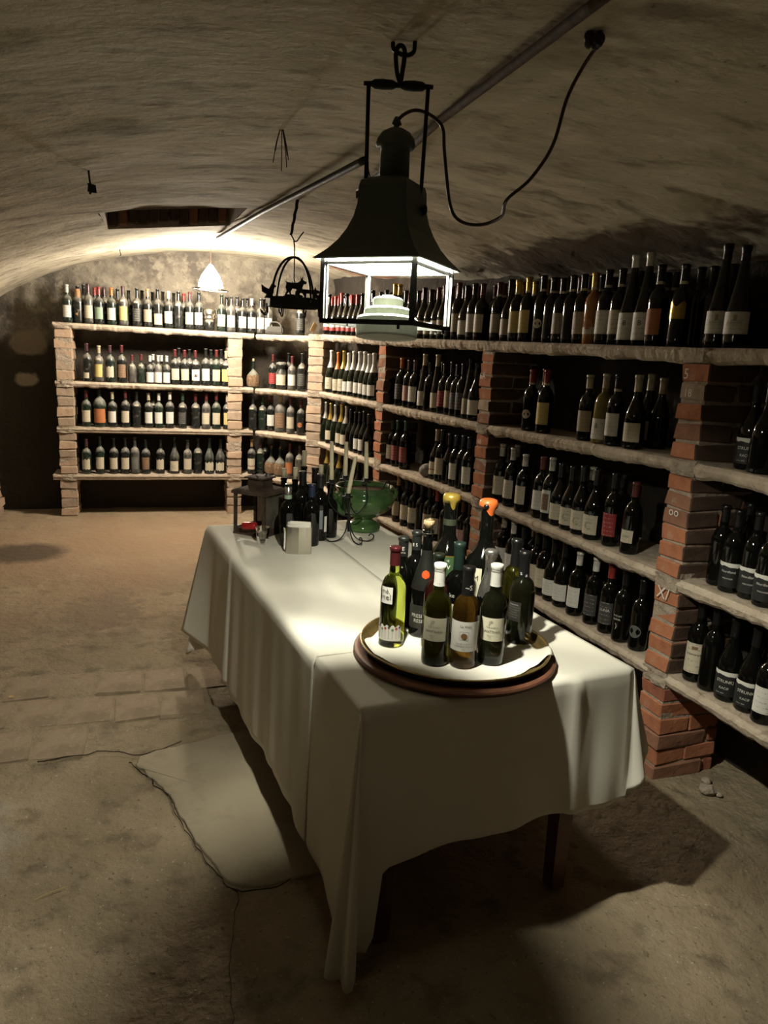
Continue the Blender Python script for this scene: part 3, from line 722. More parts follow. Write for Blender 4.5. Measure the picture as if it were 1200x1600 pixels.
        if sid == 'D2': wrap_text('lettering', 'Nordland', .013, r + .0009, hq * .25, 0, wm, lb); wrap_text('lettering', 'MALVASIA', .008, r + .0009, hq * .17, 0, wm, lb)
        else: wrap_text('lettering', 'STRUNKJ', .0155, r + .0009, hq * .235, 0, wm, lb); wrap_text('lettering', 'KACIF', .0125, r + .0009, hq * .155, 0, wm, lb); wrap_text('lettering', 'riserva  2015', .006, r + .0009, hq * .10, -.3, wm, lb)
    if c in 'n' and False: pass
    if sid[0] == 'C' and c in 'rRgkt' and s == 'b' and sid in ('C0', 'C1'):
        link('neck_band', cached(('nb',) + k, lambda: nb_mesh(f, hq)), o)
    if sid[0] in 'LN' and l_ in 'ndy0v':
        link('neck_label', cached(('nl',) + k, lambda: label_mesh(s, r * .93, hq, .60, .66, .55, labmat('c'), None, 1)), o)
    return o
def tomesh(bm, nm, m_):
    me = bpy.data.meshes.new(nm); bm.to_mesh(me); bm.free(); me.materials.append(m_)
    for p in me.polygons: p.use_smooth = True
    return me
def nb_mesh(f, h):
    bm = bmesh.new(); lathe(bm, [(f(h * .78) + .0012, h * .765), (f(h * .78) + .0012, h * .80)], 14); return tomesh(bm, 'band', labmat('c'))
# per shelf: x, y, z in mm, shape, capsule and label index, height in mm, row, order
SHAPES = 'bucfsFjkUP'; CAPS = 'rRwcgopkbnGst'; LABELS = '0wcydobtRpGDPTervqnXYCmSFflABKZHO'
DATA = (
    ('L0', ((-726,7488,1820,0,2,1,340,1,106), (-636,7532,1820,9,9,19,338,1,123), (-541,7502,1820,0,6,2,359,1,140), (-451,7491,1820,0,1,10,339,1,155), (-341,7484,1820,0,5,1,337,1,174), (-237,7495,1820,0,6,3,360,1,193), (-116,7485,1820,0,9,4,352,1,214), (-18,7493,1820,0,12,7,354,1,231), (75,7484,1820,0,9,21,357,1,247), (174,7493,1820,0,2,1,348,1,264), (264,7484,1820,0,9,0,351,1,279), (366,7491,1820,0,0,2,353,1,296), (456,7491,1820,0,9,1,360,1,311), (669,7490,1820,0,9,2,354,1,346), (765,7489,1820,0,9,1,346,1,362), (874,7495,1820,0,9,1,338,1,379), (965,7497,1820,0,2,1,335,1,393), (1055,7517,1820,0,9,1,346,1,405), (-593,7624,1820,0,9,0,357,2,130), (-498,7602,1820,0,1,0,338,2,148), (-408,7618,1820,0,6,0,342,2,163), (-292,7615,1820,0,9,0,344,2,184), (-187,7581,1820,0,9,0,340,2,202), (-71,7582,1820,0,9,0,348,2,222), (23,7593,1820,0,9,0,335,2,238), (124,7615,1820,0,9,0,356,2,255), (220,7618,1820,0,9,0,347,2,271), (317,7618,1820,0,1,0,345,2,287), (731,7617,1820,0,9,0,346,2,354), (828,7585,1820,0,9,0,351,2,370), (928,7581,1820,0,9,0,345,2,386), (1099,7598,1820,0,9,0,352,2,412))),
    ('N0', ((1138,7480,1820,0,9,1,340,1,421), (1385,7123,1820,0,9,4,340,1,470))),
    ('L1', ((-571,7489,1288,0,6,13,355,1,136), (-469,7483,1288,0,3,3,334,1,154), (-367,7485,1288,0,6,14,346,1,172), (-264,7486,1288,0,0,6,352,1,190), (-169,7485,1288,4,0,0,267,1,206), (-90,7492,1288,4,0,0,270,1,220), (-8,7496,1288,4,2,1,264,1,235), (69,7481,1288,4,2,1,274,1,247), (146,7484,1288,4,2,1,274,1,260), (230,7498,1288,0,0,2,339,1,273), (321,7496,1288,0,0,2,337,1,289), (423,7496,1288,0,0,16,338,1,306), (522,7489,1288,0,9,1,363,1,322), (621,7494,1288,0,0,2,353,1,338), (714,7484,1288,0,3,3,344,1,353), (25,7623,1288,4,2,1,282,2,240), (100,7603,1288,4,2,1,271,2,252), (271,7611,1288,0,9,0,351,2,280), (369,7604,1288,0,9,0,348,2,296), (581,7618,1288,0,9,0,352,2,330), (682,7618,1288,0,9,0,360,2,346))),
    ('N1', ((990,7513,1288,7,9,19,266,1,396), (1177,7438,1288,0,0,8,340,1,427), (1249,7360,1288,6,9,21,291,1,440), (1332,7216,1288,0,0,1,331,1,457), (1403,7091,1288,0,9,4,359,1,472), (1330,7427,1288,0,9,0,358,2,449))),
    ('L2', ((-592,7496,860,0,0,2,346,1,135), (-472,7505,860,5,9,5,353,1,156), (-356,7491,860,0,3,1,336,1,176), (-240,7492,860,0,0,2,352,1,196), (-140,7494,860,0,9,0,344,1,213), (-22,7497,860,0,3,1,339,1,233), (69,7491,860,0,2,1,337,1,248), (171,7487,860,0,2,1,351,1,265), (293,7497,860,0,10,4,343,1,285), (422,7492,860,0,0,0,342,1,306), (522,7489,860,0,0,2,351,1,322), (622,7484,860,0,0,2,357,1,338), (729,7487,860,0,3,3,344,1,355), (-202,7610,860,0,9,0,342,2,203), (21,7579,860,0,9,0,352,2,240))),
    ('N2', ((989,7490,860,0,9,0,348,1,396), (1090,7499,860,0,10,0,340,1,411), (1170,7455,860,0,0,1,355,1,424), (1249,7355,860,5,3,6,361,1,439), (1329,7208,860,0,0,2,361,1,455), (1411,7100,860,0,0,17,346,1,471))),
    ('L3', ((-604,7484,405,0,6,14,335,1,135), (-483,7485,405,0,9,2,358,1,156), (-355,7491,405,0,9,2,343,1,178), (-252,7484,405,0,9,2,349,1,196), (-160,7485,405,0,9,11,359,1,211), (-58,7487,405,0,9,6,338,1,228), (78,7497,405,0,9,14,340,1,250), (216,7499,405,1,9,21,359,1,273), (340,7491,405,0,9,2,339,1,293), (440,7497,405,0,9,0,352,1,309), (553,7489,405,1,9,14,359,1,327), (662,7498,405,1,9,14,352,1,344), (736,7601,405,0,9,0,348,2,354))),
    ('N3', ((982,7489,405,0,12,20,355,1,394), (1077,7508,405,0,6,0,353,1,409), (1177,7460,405,7,9,19,269,1,424), (1254,7353,405,7,9,19,280,1,438), (1328,7215,405,0,0,5,354,1,453), (1405,7111,405,0,6,0,342,1,468), (1150,7666,405,0,6,0,355,2,415))),
    ('A0', ((1577,6754,1831,1,9,15,360,1,514), (1590,6560,1825,1,1,15,337,1,524), (1609,6397,1820,1,1,15,360,1,534), (1627,6290,1817,1,9,15,356,1,542), (1641,6170,1814,1,1,15,338,1,550), (1650,6036,1810,1,1,15,336,1,558), (1664,5936,1807,1,9,2,344,1,566), (1687,5836,1804,1,9,2,344,1,575), (1696,5724,1801,1,9,2,357,1,583), (1658,6967,1837,1,1,0,356,2,519), (1678,6797,1832,1,1,0,352,2,529), (1687,6588,1825,1,9,0,351,2,538), (1706,6483,1821,1,1,0,343,2,547), (1717,6382,1818,1,1,0,354,2,555), (1747,6285,1817,1,9,0,349,2,563), (1745,6116,1812,1,9,0,340,2,571))),
    ('A1', ((1582,6621,1309,2,2,21,379,1,517), (1607,6430,1308,2,5,21,360,1,529), (1626,6322,1307,2,4,21,373,1,538), (1643,6218,1306,2,2,1,360,1,545), (1657,6112,1306,2,2,1,375,1,552), (1675,5974,1304,2,2,1,373,1,562), (1688,5868,1304,2,2,1,374,1,570), (1698,5762,1303,2,2,1,360,1,578), (1706,5657,1302,2,2,1,364,1,584), (1647,6789,1310,2,2,0,368,2,524), (1752,6160,1306,2,2,0,370,2,566))),
    ('A2', ((1575,6734,840,2,11,0,370,1,509), (1591,6581,840,2,4,2,364,1,518), (1611,6475,840,2,11,0,359,1,525), (1622,6316,841,2,4,2,374,1,534), (1638,6211,841,2,11,2,367,1,541), (1654,6107,841,1,7,0,356,1,549), (1667,6005,841,1,7,0,332,1,556), (1674,5902,841,1,7,1,345,1,563), (1689,5800,841,1,7,1,359,1,570), (1696,5694,841,1,7,0,344,1,577), (1739,6346,841,1,7,0,351,2,552), (1751,6217,841,1,7,0,354,2,560))),
    ('A3', ((1589,6674,420,2,4,0,371,1,511), (1600,6514,422,2,4,0,372,1,519), (1621,6331,423,2,4,0,374,1,530), (1640,6177,424,1,7,0,337,1,540), (1656,6019,425,1,7,0,346,1,550), (1678,5893,426,1,7,0,335,1,560), (1689,5720,427,1,7,0,354,1,571))),
    ('B0', ((1711,5581,1794,0,7,1,342,1,594), (1720,5460,1792,0,7,1,352,1,603), (1740,5323,1789,3,4,0,395,1,616), (1750,5233,1787,3,4,0,387,1,624), (1770,5146,1786,0,7,1,334,1,634), (1786,5057,1784,0,7,2,349,1,645), (1803,4969,1782,0,7,2,329,1,655), (1812,4874,1780,1,7,7,348,1,665), (1827,4776,1778,1,7,2,328,1,676), (1838,4677,1776,1,0,1,339,1,686), (1846,4578,1775,1,0,7,345,1,696), (1854,4484,1773,0,0,0,333,1,707), (1866,4396,1771,0,0,7,350,1,717), (1878,4302,1770,1,7,1,327,1,728), (1885,4202,1768,0,7,1,333,1,740), (1888,4097,1766,0,0,2,325,1,752), (1793,5741,1797,0,7,0,347,2,600), (1819,5654,1796,0,7,0,355,2,610), (1826,5386,1790,0,7,0,334,2,630), (1854,5298,1789,0,1,0,338,2,640), (1858,5206,1786,0,7,0,347,2,650), (1892,5121,1785,0,1,0,347,2,660), (1907,5016,1783,0,0,0,338,2,671), (1900,4908,1780,0,0,0,334,2,682), (1930,4817,1779,0,0,0,347,2,692), (1932,4683,1777,0,0,0,331,2,703), (1940,4594,1775,0,0,0,334,2,713), (1945,4504,1773,0,7,0,336,2,724), (1955,4415,1771,0,0,0,331,2,735), (1969,4327,1770,0,0,0,336,2,746))),
    ('B1', ((1739,5318,1300,0,7,0,346,1,611), (1766,5156,1298,0,5,4,345,1,627), (1780,5014,1297,0,6,9,337,1,640), (1792,4923,1296,0,6,1,339,1,649), (1819,4814,1294,3,3,1,380,1,665), (1832,4726,1293,0,9,0,326,1,677), (1851,4640,1292,3,3,2,382,1,689), (1865,4552,1291,0,7,8,331,1,700), (1879,4464,1290,0,7,7,341,1,709), (1881,4376,1289,0,7,4,330,1,718), (1885,4289,1289,0,7,4,338,1,727), (1893,4202,1288,3,9,7,365,1,737), (1898,4110,1287,1,9,1,345,1,746), (1870,5195,1298,0,6,0,339,2,645), (1912,4958,1296,0,9,0,337,2,671), (1936,4770,1293,0,7,0,334,2,694), (1940,4680,1292,0,6,0,330,2,705), (1969,4595,1292,0,9,0,347,2,714), (1958,4508,1291,0,9,0,327,2,723))),
    ('B2', ((1754,5250,842,0,10,1,332,1,615), (1765,5158,842,0,10,12,341,1,622), (1783,5022,843,0,10,12,354,1,635), (1850,4569,844,1,3,20,335,1,685), (1847,4474,844,0,7,2,342,1,694), (1868,4383,844,1,7,0,330,1,706), (1874,4289,844,0,8,1,327,1,716), (1881,4201,844,0,8,0,337,1,726), (1886,4107,845,0,8,1,335,1,737))),
    ('B3', ((1769,5080,432,0,12,7,342,1,622), (1782,4932,433,0,7,2,345,1,635), (1802,4823,434,0,6,2,345,1,647), (1813,4697,434,0,7,0,345,1,659), (1833,4601,435,0,7,7,347,1,671), (1842,4483,436,0,1,2,334,1,683), (1857,4363,437,0,7,0,329,1,697), (1873,4254,438,0,7,0,325,1,711), (1889,4150,438,0,0,9,328,1,725), (1902,4063,439,0,7,0,338,1,737), (1855,5048,432,0,7,0,350,2,641), (1916,4728,434,0,1,0,348,2,678))),
    ('C0', ((1921,3940,1763,0,0,7,329,1,778), (1926,3811,1760,1,7,7,337,1,795), (1921,3709,1758,0,4,3,330,1,807), (1934,3616,1756,0,4,3,332,1,823), (1938,3466,1752,0,7,17,336,1,846), (1943,3376,1750,0,7,0,320,1,862), (1949,3291,1748,0,7,7,314,1,878), (1954,3205,1746,0,7,0,316,1,893), (1963,3120,1744,0,7,7,324,1,910), (1967,3034,1742,0,4,30,322,1,927), (1974,2949,1740,0,7,1,331,1,950), (1986,2866,1738,0,7,2,328,1,968), (1979,2775,1736,8,2,26,377,1,984), (1984,2679,1734,8,2,26,378,1,1007), (1977,2589,1732,0,7,5,322,1,1026), (1982,2456,1729,0,7,27,314,1,1062), (2101,2652,1734,0,7,10,308,2,1050), (2029,4215,1769,0,0,0,332,2,772), (2015,4069,1766,0,0,0,334,2,786), (2039,3986,1764,0,0,0,319,2,801), (2039,3875,1762,0,4,0,334,2,815), (2023,3702,1758,0,4,0,329,2,834), (2032,3595,1755,0,4,0,325,2,853), (2051,3510,1753,0,0,0,332,2,869), (2061,3420,1751,0,7,0,335,2,886), (2065,3325,1749,0,0,0,331,2,903), (2068,3239,1747,0,7,0,326,2,918), (2076,3147,1745,0,7,0,331,2,938), (2087,3063,1742,0,7,0,312,2,958), (2071,2979,1740,0,7,0,317,2,977), (2105,2902,1739,0,7,0,326,2,997), (2105,2817,1737,0,7,0,311,2,1017), (2117,2734,1735,0,7,0,313,2,1040))),
    ('C1', ((1935,3490,1290,0,1,17,322,1,830), (1944,3352,1292,0,1,3,316,1,853), (1963,2993,1296,0,3,7,307,1,920), (1962,2869,1298,0,3,26,310,1,944), (1964,2771,1299,0,7,1,310,1,965), (1983,2653,1300,1,3,2,313,1,997), (2118,2757,1299,1,3,2,320,2,1018), (2112,2663,1300,1,3,0,306,2,1035), (2054,2997,1296,0,7,0,313,2,945), (2021,3506,1290,0,0,0,326,2,850))),
    ('C2', ((1931,3761,845,0,2,2,335,1,780), (1936,3638,846,0,2,2,329,1,797), (1933,3486,846,0,2,2,313,1,817), (1951,3328,847,0,0,1,322,1,845), (1955,3241,847,0,2,22,330,1,861), (1961,3151,847,1,7,2,313,1,876), (1961,3054,848,1,7,21,310,1,893), (1964,2955,848,1,7,21,331,1,912), (1967,2856,848,1,7,21,327,1,932), (1980,2730,849,0,7,8,327,1,962), (1980,2592,849,0,0,23,314,1,993), (2016,3742,845,0,2,0,335,2,803), (2059,3032,848,0,2,0,311,2,924), (2085,2812,848,0,7,0,312,2,975))),
    ('C3', ((1937,3676,442,0,3,1,334,1,778), (1934,3539,443,0,2,1,326,1,795), (1944,3441,444,0,7,0,318,1,811), (1962,3326,446,0,7,2,319,1,836), (1964,3241,446,0,7,2,322,1,848), (1965,3151,447,1,7,1,323,1,862), (1967,3055,448,1,7,1,327,1,877), (1961,2924,449,0,2,1,314,1,899), (1974,2798,450,0,2,4,324,1,927), (1976,2680,451,0,1,18,324,1,952), (1975,2570,452,0,7,31,322,1,976), (1987,2465,453,0,7,32,315,1,1005), (2043,3507,444,0,2,0,315,2,826), (2053,3234,446,1,7,0,318,2,868), (2085,2780,450,0,0,0,304,2,962))),
    ('D0', ((2007,2268,1725,8,7,25,365,1,1128), (2008,2174,1724,8,7,25,351,1,1158), (2085,2416,1726,0,7,0,310,2,1110), (2092,2322,1725,0,7,0,311,2,1140), (2112,2513,1727,0,7,0,317,2,1092))),
    ('D1', ((2035,2064,1303,1,7,29,302,1,1180), (2008,1977,1302,1,7,0,315,1,1198))),
    ('D2', ((2039,2126,851,0,7,0,305,1,1133), (2021,2046,851,0,7,29,308,1,1150), (2034,1966,851,0,7,29,314,1,1188), (2021,1884,851,0,7,29,311,1,1205), (2104,2079,851,0,7,0,319,2,1160))),
    ('D3', ((2011,2147,455,0,7,28,317,1,1087), (2012,2065,454,0,7,0,321,1,1112), (2020,1979,454,1,7,29,313,1,1146), (2027,1889,454,1,7,29,309,1,1178), (2015,1804,453,0,7,1,295,1,1206), (2113,1916,454,1,7,0,313,2,1195))),
)
ORD = ['first', 'second', 'third', 'fourth', 'fifth', 'sixth', 'seventh', 'eighth', 'ninth', 'tenth', 'eleventh', 'twelfth', 'thirteenth', 'fourteenth', 'fifteenth', 'sixteenth', 'seventeenth', 'eighteenth', 'nineteenth', 'twentieth', 'twenty-first', 'twenty-second']
BAYN = dict(L='long bay of back rack', N='narrow corner bay', A='right rack bay beside corner pillar', B='right rack bay left of pillar 6A', C='right rack bay left of pillar 5', D='nearest right rack bay')
TIER = ['top', 'second', 'third', 'bottom']
for sid, items in DATA:
    cnt = {1: 0, 2: 0}
    for q in sorted(items, key=lambda q: q[8]):
        x, y, z = [v / 1000 for v in q[:3]]; s = SHAPES[q[3]]; c = CAPS[q[4]]; l_ = LABELS[q[5]]; h = q[6] / 1000; row = q[7]
        seg = sid[0]; t = int(sid[1])
        glass = 'black'
        if seg in 'LN': glass = random.choice(['dust', 'dust', 'dust2', 'dustg']) if row == 1 else 'dust'
        elif s == 'c': glass = 'green'
        if seg == 'L' and l_ == 'D': glass = 'dust2'
        if l_ == 'Z': glass = 'rose'
        if sid == 'C1' and l_ == 'l': glass = 'white'; 
        if seg in 'LN': face = -pi / 2 - .12 + random.uniform(-.14, .14) + (.0 if seg == 'L' else -.3)
        else: face = atan2(-y, -x) * .45 + (-pi + .05) * .55 + random.uniform(-.12, .12)
        if seg == 'D': face = atan2(-y, -x) * .75 + (-pi) * .25 + random.uniform(-.06, .06)
        cnt[row] += 1
        lab = LABN.get(l_, {'n': 'no', '0': 'no', 'D': 'dusty grey', 'P': 'dusky pink', 'v': 'oval-crest', 'X': 'no', 'Z': 'orange', 'H': 'black lettered', 'O': 'round grey', 'l': 'long white', 'Y': 'striped', 'C': 'swirl', 'm': 'picture', 'S': 'small cream', 'F': 'wide white', 'f': 'wide', 'A': 'gold', 'B': 'tall cream', 'K': 'black and white', 'G': 'green picture'}.get(l_, 'plain'))
        nm = SHN[s].replace('bottle', '').strip()
        if s == 'P': txt = 'Brown paper wrapped bottle'
        elif s == 'k': txt = 'Straw-covered flask'
        elif s == 'j': txt = 'Squat dusty glass jar'
        else: txt = {'b': '', 'u': 'Sloping ', 'c': 'Sparkling ', 'f': 'Slim ', 's': 'Half ', 'F': 'Fat ', 'U': 'Tall '}[s] + ('bottle' if s != 'b' else 'Bottle') + ', ' + CAPN[c].replace('bare glass', 'bare') + ' neck, ' + lab + ' label'
        o_ = ORD[min(cnt[row] - 1, 21)]
        txt = f"{txt}, {o_} from left{' behind' if row == 2 else ''}, {TIER[t]} shelf, " + dict(L='back rack', N='corner bay', A='corner pillar bay', B='bay before 6A', C='bay before 5', D='nearest bay')[seg]
        put_bottle(sid, x, y, z, s, c, l_, h, glass, face, txt, f"bottles on the {TIER[t]} shelf of the {BAYN[seg]}")
# a round grey stone and other odd things on the shelves
bm = bmesh.new(); bmesh.ops.create_icosphere(bm, subdivisions=4, radius=.062)
for v in bm.verts:
    v.co.z *= .80; v.co *= 1 + .04 * fbm(v.co.x * 18, v.co.y * 18, v.co.z * 18)
    if v.co.z < -.042: v.co.z = -.042
tag(obj('round_stone', bm, stone, smooth=True, loc=(1.83, 4.66, .843 + .043)), 'round grey stone among bottles on a right rack shelf', 'stone')
# ================================================================ hanging lantern over the table
LX, LY = .463, 1.46
E1 = Vector((.731, -.682, 0)); E2 = Vector((.682, .731, 0)); LR = atan2(-.682, .731)
lan = empty('hanging_lantern', (LX, LY, 0), LR); tag(lan, 'dark green square hanging lantern over the white table, lit bulb inside', 'lantern')
RZ = 1.812; RINGZ = 1.692; hs = .1
def sq(bm, half, z): return [bm.verts.new((a * half, b * half, z)) for a, b in ((-1, -1), (1, -1), (1, 1), (-1, 1))]
def sqloft(bm, L):
    R = [sq(bm, h_, z) for h_, z in L]
    for a, b in zip(R, R[1:]):
        for k in range(4): bm.faces.new((a[k], a[(k + 1) % 4], b[(k + 1) % 4], b[k]))
    return R
# flared shade: outer skin enamel, inner skin white
bm = bmesh.new(); out = [(.113, RZ - .002), (.104, RZ + .006), (.092, RZ + .018), (.078, RZ + .036), (.066, RZ + .058), (.057, RZ + .082), (.052, RZ + .106), (.0505, RZ + .140), (.048, RZ + .150), (.034, RZ + .158)]
R = sqloft(bm, out); bm.faces.new(R[-1]); sh = obj('shade', bm, enamel, lan)
bm = bmesh.new(); R = sqloft(bm, [(max(.01, a - .0035), b - .002) for a, b in out[:-2]]); bm.faces.new(R[-1]); bmesh.ops.reverse_faces(bm, faces=bm.faces)
q = obj('shade_lining', bm, inner_white, sh); q['label'] = 'white painted underside'
bm = bmesh.new(); R1 = sq(bm, .113, RZ - .002); R2 = sq(bm, .1095, RZ - .004)
for k in range(4): bm.faces.new((R1[k], R2[k], R2[(k + 1) % 4], R1[(k + 1) % 4]))
obj('shade_edge', bm, enamel, sh)
bm = bmesh.new()
lathe(bm, [(.030, RZ + .155), (.029, RZ + .200), (.029, RZ + .218), (.037, RZ + .216), (.039, RZ + .222), (.036, RZ + .232), (.028, RZ + .243), (.015, RZ + .250), (.006, RZ + .252), (.006, RZ + .256), (.010, RZ + .259), (.007, RZ + .266), (.004, RZ + .272)], 22, cap0=True, cap1=True)
obj('chimney', bm, enamel, lan, smooth=True)
for a, b in ((-1, -1), (1, -1), (1, 1), (-1, 1)):
    bm = bmesh.new(); box(bm, (a * hs * .97, b * hs * .97, (RZ + RINGZ) / 2), (.009, .009, RZ - RINGZ)); obj('post', bm, iron, lan)
    bm = bmesh.new(); box(bm, (a * hs * .92, b * hs * .92, (RZ + RINGZ) / 2), (.004, .004, RZ - RINGZ - .006)); p_ = obj('glazing_strip', bm, inner_white, lan)
for k, (c, s) in enumerate((((0, -hs * .97, RINGZ), (.2, .009, .009)), ((hs * .97, 0, RINGZ), (.009, .2, .009)), ((0, hs * .97, RINGZ), (.2, .009, .009)), ((-hs * .97, 0, RINGZ), (.009, .2, .009)))):
    bm = bmesh.new(); box(bm, c, s); obj('bottom_rail', bm, iron, lan); bm = bmesh.new(); box(bm, (c[0] * .97, c[1] * .97, RZ - .010), (s[0], s[1], .005)); obj('top_rail', bm, iron, lan)
    bm = bmesh.new(); tube(bm, [(c[0] + (.07 if s[0] > .1 else 0), c[1] + (.07 if s[1] > .1 else 0), RINGZ - .003), (c[0] + (.07 if s[0] > .1 else 0), c[1] + (.07 if s[1] > .1 else 0), RINGZ - .012)], .0028, 6); obj('pin', bm, iron, lan)
# handle: two uprights, turned grip, knobs at the shade shoulders ; lies in the picture-facing plane
hd_ = empty('x', (0, 0, 0)); bpy.data.objects.remove(hd_)
ha = -radians(17) - LR; hx = Vector((cos(ha), sin(ha), 0))
for sgn, nm in ((-1, 'upright'), (1, 'upright')):
    bm = bmesh.new(); tube(bm, [hx * sgn * .050 + Vector((0, 0, RZ + .12)), hx * sgn * .055 + Vector((0, 0, RZ + .15)), hx * sgn * .0575 + Vector((0, 0, RZ + .325))], .0042, 8)
    obj('upright', bm, iron, lan, smooth=True)
    bm = bmesh.new(); tube(bm, [hx * sgn * a + Vector((0, 0, RZ + .105)) for a in (.046, .060, .061, .066, .069)], .008, 10, rf=lambda t: (.004, .004, .010, .010, .006)[int(t * 4 + .01)])
    obj('knob', bm, iron, lan, smooth=True)
bm = bmesh.new(); tube(bm, [hx * a + Vector((0, 0, RZ + .328)) for a in (-.067, -.052, -.046, -.03, -.012, -.004, .004, .012, .03, .046, .052, .067)], .006, 12, rf=lambda t: (.004, .005, .0085, .0095, .0085, .005, .005, .0085, .0095, .0085, .005, .004)[int(t * 11 + .01)])
obj('grip', bm, iron, lan, smooth=True)
bm = bmesh.new(); tube(bm, smoothpts([hx * .004 + Vector((0, 0, RZ + .330)), hx * -.004 + Vector((0, 0, RZ + .35)), hx * -.008 + Vector((0, 0, RZ + .385)), hx * 0 + Vector((0, 0, RZ + .397)), hx * .009 + Vector((0, 0, RZ + .385)), hx * .004 + Vector((0, 0, RZ + .335))], 5), .0045, 8)
obj('hanger_loop', bm, iron, lan, smooth=True)
# ceramic stepped weight on the lantern floor, bulb and holder above
bm = bmesh.new(); lathe(bm, [(.050, RINGZ - .024), (.062, RINGZ - .026), (.063, RINGZ - .022), (.063, RINGZ + .010), (.060, RINGZ + .014), (.048, RINGZ + .016), (.048, RINGZ + .028), (.045, RINGZ + .032), (.031, RINGZ + .034), (.031, RINGZ + .050), (.028, RINGZ + .053), (.014, RINGZ + .054), (.012, RINGZ + .058)], 40, cap0=True, cap1=True)
q = obj('stepped_ceramic_fitting', bm, ceramic, lan, smooth=False); q.matrix_local = Matrix.Translation((0, 0, RINGZ)) @ Matrix.Rotation(radians(-5), 4, hx) @ Matrix.Translation((0, 0, -RINGZ)); q['label'] = 'pale green stepped ceramic disc'
bm = bmesh.new(); tube(bm, [(-.1, 0, RINGZ + .004), (.1, 0, RINGZ + .004)], .003, 6); obj('cross_bar', bm, iron, lan)
bm = bmesh.new(); bmesh.ops.create_icosphere(bm, subdivisions=3, radius=.022, matrix=Matrix.Translation((0, 0, RZ + .044))); obj('bulb', bm, bulbm, lan, smooth=True)
bm = bmesh.new(); lathe(bm, [(.014, RZ + .060), (.016, RZ + .066), (.016, RZ + .10)], 14, cap0=True, cap1=True); obj('lamp_holder', bm, ceramic, lan, smooth=True)
# the whole lantern group keeps its size and place in the room: 3 % larger and further along the table
KS = 1.03
lan.scale = (KS, KS, KS); lan.location = (LX * KS, LY * KS, 1.62 * (1 - KS))
# hook in the vault
bm = bmesh.new(); hz = ceil_z(LX, LY)
tube(bm, smoothpts([(LX + .026, LY - .008, hz + .03), (LX + .026, LY - .008, hz - .02), (LX + .024, LY - .007, hz - .034), (LX + .012, LY - .004, hz - .040), (LX, LY, hz - .038), (LX - .012, LY + .004, hz - .030), (LX - .014, LY + .004, hz - .018)], 5), .0042, 8)
ch_ = obj('ceiling_hook', bm, iron, smooth=True, loc=(0, 0, 1.62 * (1 - KS))); ch_.scale = (KS, KS, KS); tag(ch_, 'black iron hook in the vault holding the lantern', 'hook')
# flex from the lantern to the junction
tz = RZ + .27
bm = bmesh.new(); cp = [(LX, LY, tz - .006), (.475, 1.45, 2.088), (.498, 1.45, 2.098), (.527, 1.448, 2.093), (.553, 1.446, 2.074), (.560, 1.444, 2.028), (.577, 1.44, 1.934), (.598, 1.43, 1.902), (.636, 1.40, 1.896), (.668, 1.37, 1.905), (.655, 1.345, 1.933), (.697, 1.335, 1.974), (.735, 1.33, 2.037), (.75, 1.32, 2.116), (.765, 1.30, 2.165), (.772, 1.27, 2.190)]
cp[8] = (.640, 1.42, 1.898); cp[9] = (.668, 1.39, 1.912)
tube(bm, smoothpts(cp, 7), .0034, 8); lc_ = obj('lamp_cord', bm, cordm, smooth=True, loc=(0, 0, 1.62 * (1 - KS))); lc_.scale = (KS, KS, KS); tag(lc_, 'brown electric flex looping from the lantern to the vault', 'cord')
bm = bmesh.new()
for k in range(9):
    a = Vector((random.uniform(-1, 1), random.uniform(-1, 1), random.uniform(-1, 1))); bmesh.ops.create_icosphere(bm, subdivisions=2, radius=random.uniform(.008, .013), matrix=Matrix.Translation(a * .010))
jn = empty('junction', (.762 * KS, 1.262 * KS, 2.217)); tag(jn, 'black taped junction of wires hanging at the top of the picture', 'connector')
obj('tape_knot', bm, mat('black_tape', (.02, .018, .018), .6), jn, smooth=True)
for k, (a, b) in enumerate(((-.012, .0), (.006, .01), (.012, -.006))):
    bm = bmesh.new(); tube(bm, smoothpts([(a * .5, b, .008), (a * 1.2, b * 1.4, .025), (a * .7, -b, .045), (a * 1.6, b, .075)], 5), .0022, 6); obj('wire', bm, cordm, jn, smooth=True)
# conduits under the vault
def conduit(pts, r, label, nm='conduit', m_=None, drop=.012):
    bm = bmesh.new(); L = []
    for a, b in zip(pts, pts[1:]):
        for k in range(12): t = k / 12; L.append((a[0] + (b[0] - a[0]) * t, a[1] + (b[1] - a[1]) * t))
    L.append(pts[-1]); tube(bm, [(x, y, ceil_z(x, y) - drop) for x, y in L], r, 8); return tag(obj(nm, bm, m_ or rusty, smooth=True), label, 'pipe')
conduit([(.690, 1.10), (.736, 1.969), (.759, 2.188), (.80, 2.60), (.83, 3.1)], .010, 'brown pipe running under the vault past the lantern handle', drop=.022)
conduit([(.684, 2.49), (.655, 2.9), (.57, 4.0), (.478, 5.676)], .013, 'dark metal conduit running along the vault to the far lamp', drop=.03, m_=iron)
kn = empty('loose_wires', (.70, 2.5, ceil_z(.70, 2.5) - .03)); tag(kn, 'small bundle of loose wires hanging from the conduit end', 'wire')
for k in range(4):
    bm = bmesh.new(); tube(bm, smoothpts([(0, 0, 0), (.004 * k - .006, .01, -.03), (-.012 + .012 * k, 0, -.07 - .01 * (k % 2)), (-.02 + .016 * k, .01, -.10 + .012 * k)], 5), .0022, 6); obj('wire', bm, iron, kn, smooth=True)
bm = bmesh.new(); box(bm, (-.022, .01, -.105), (.02, .018, .022), .4, .002); obj('terminal_block', bm, iron, kn)
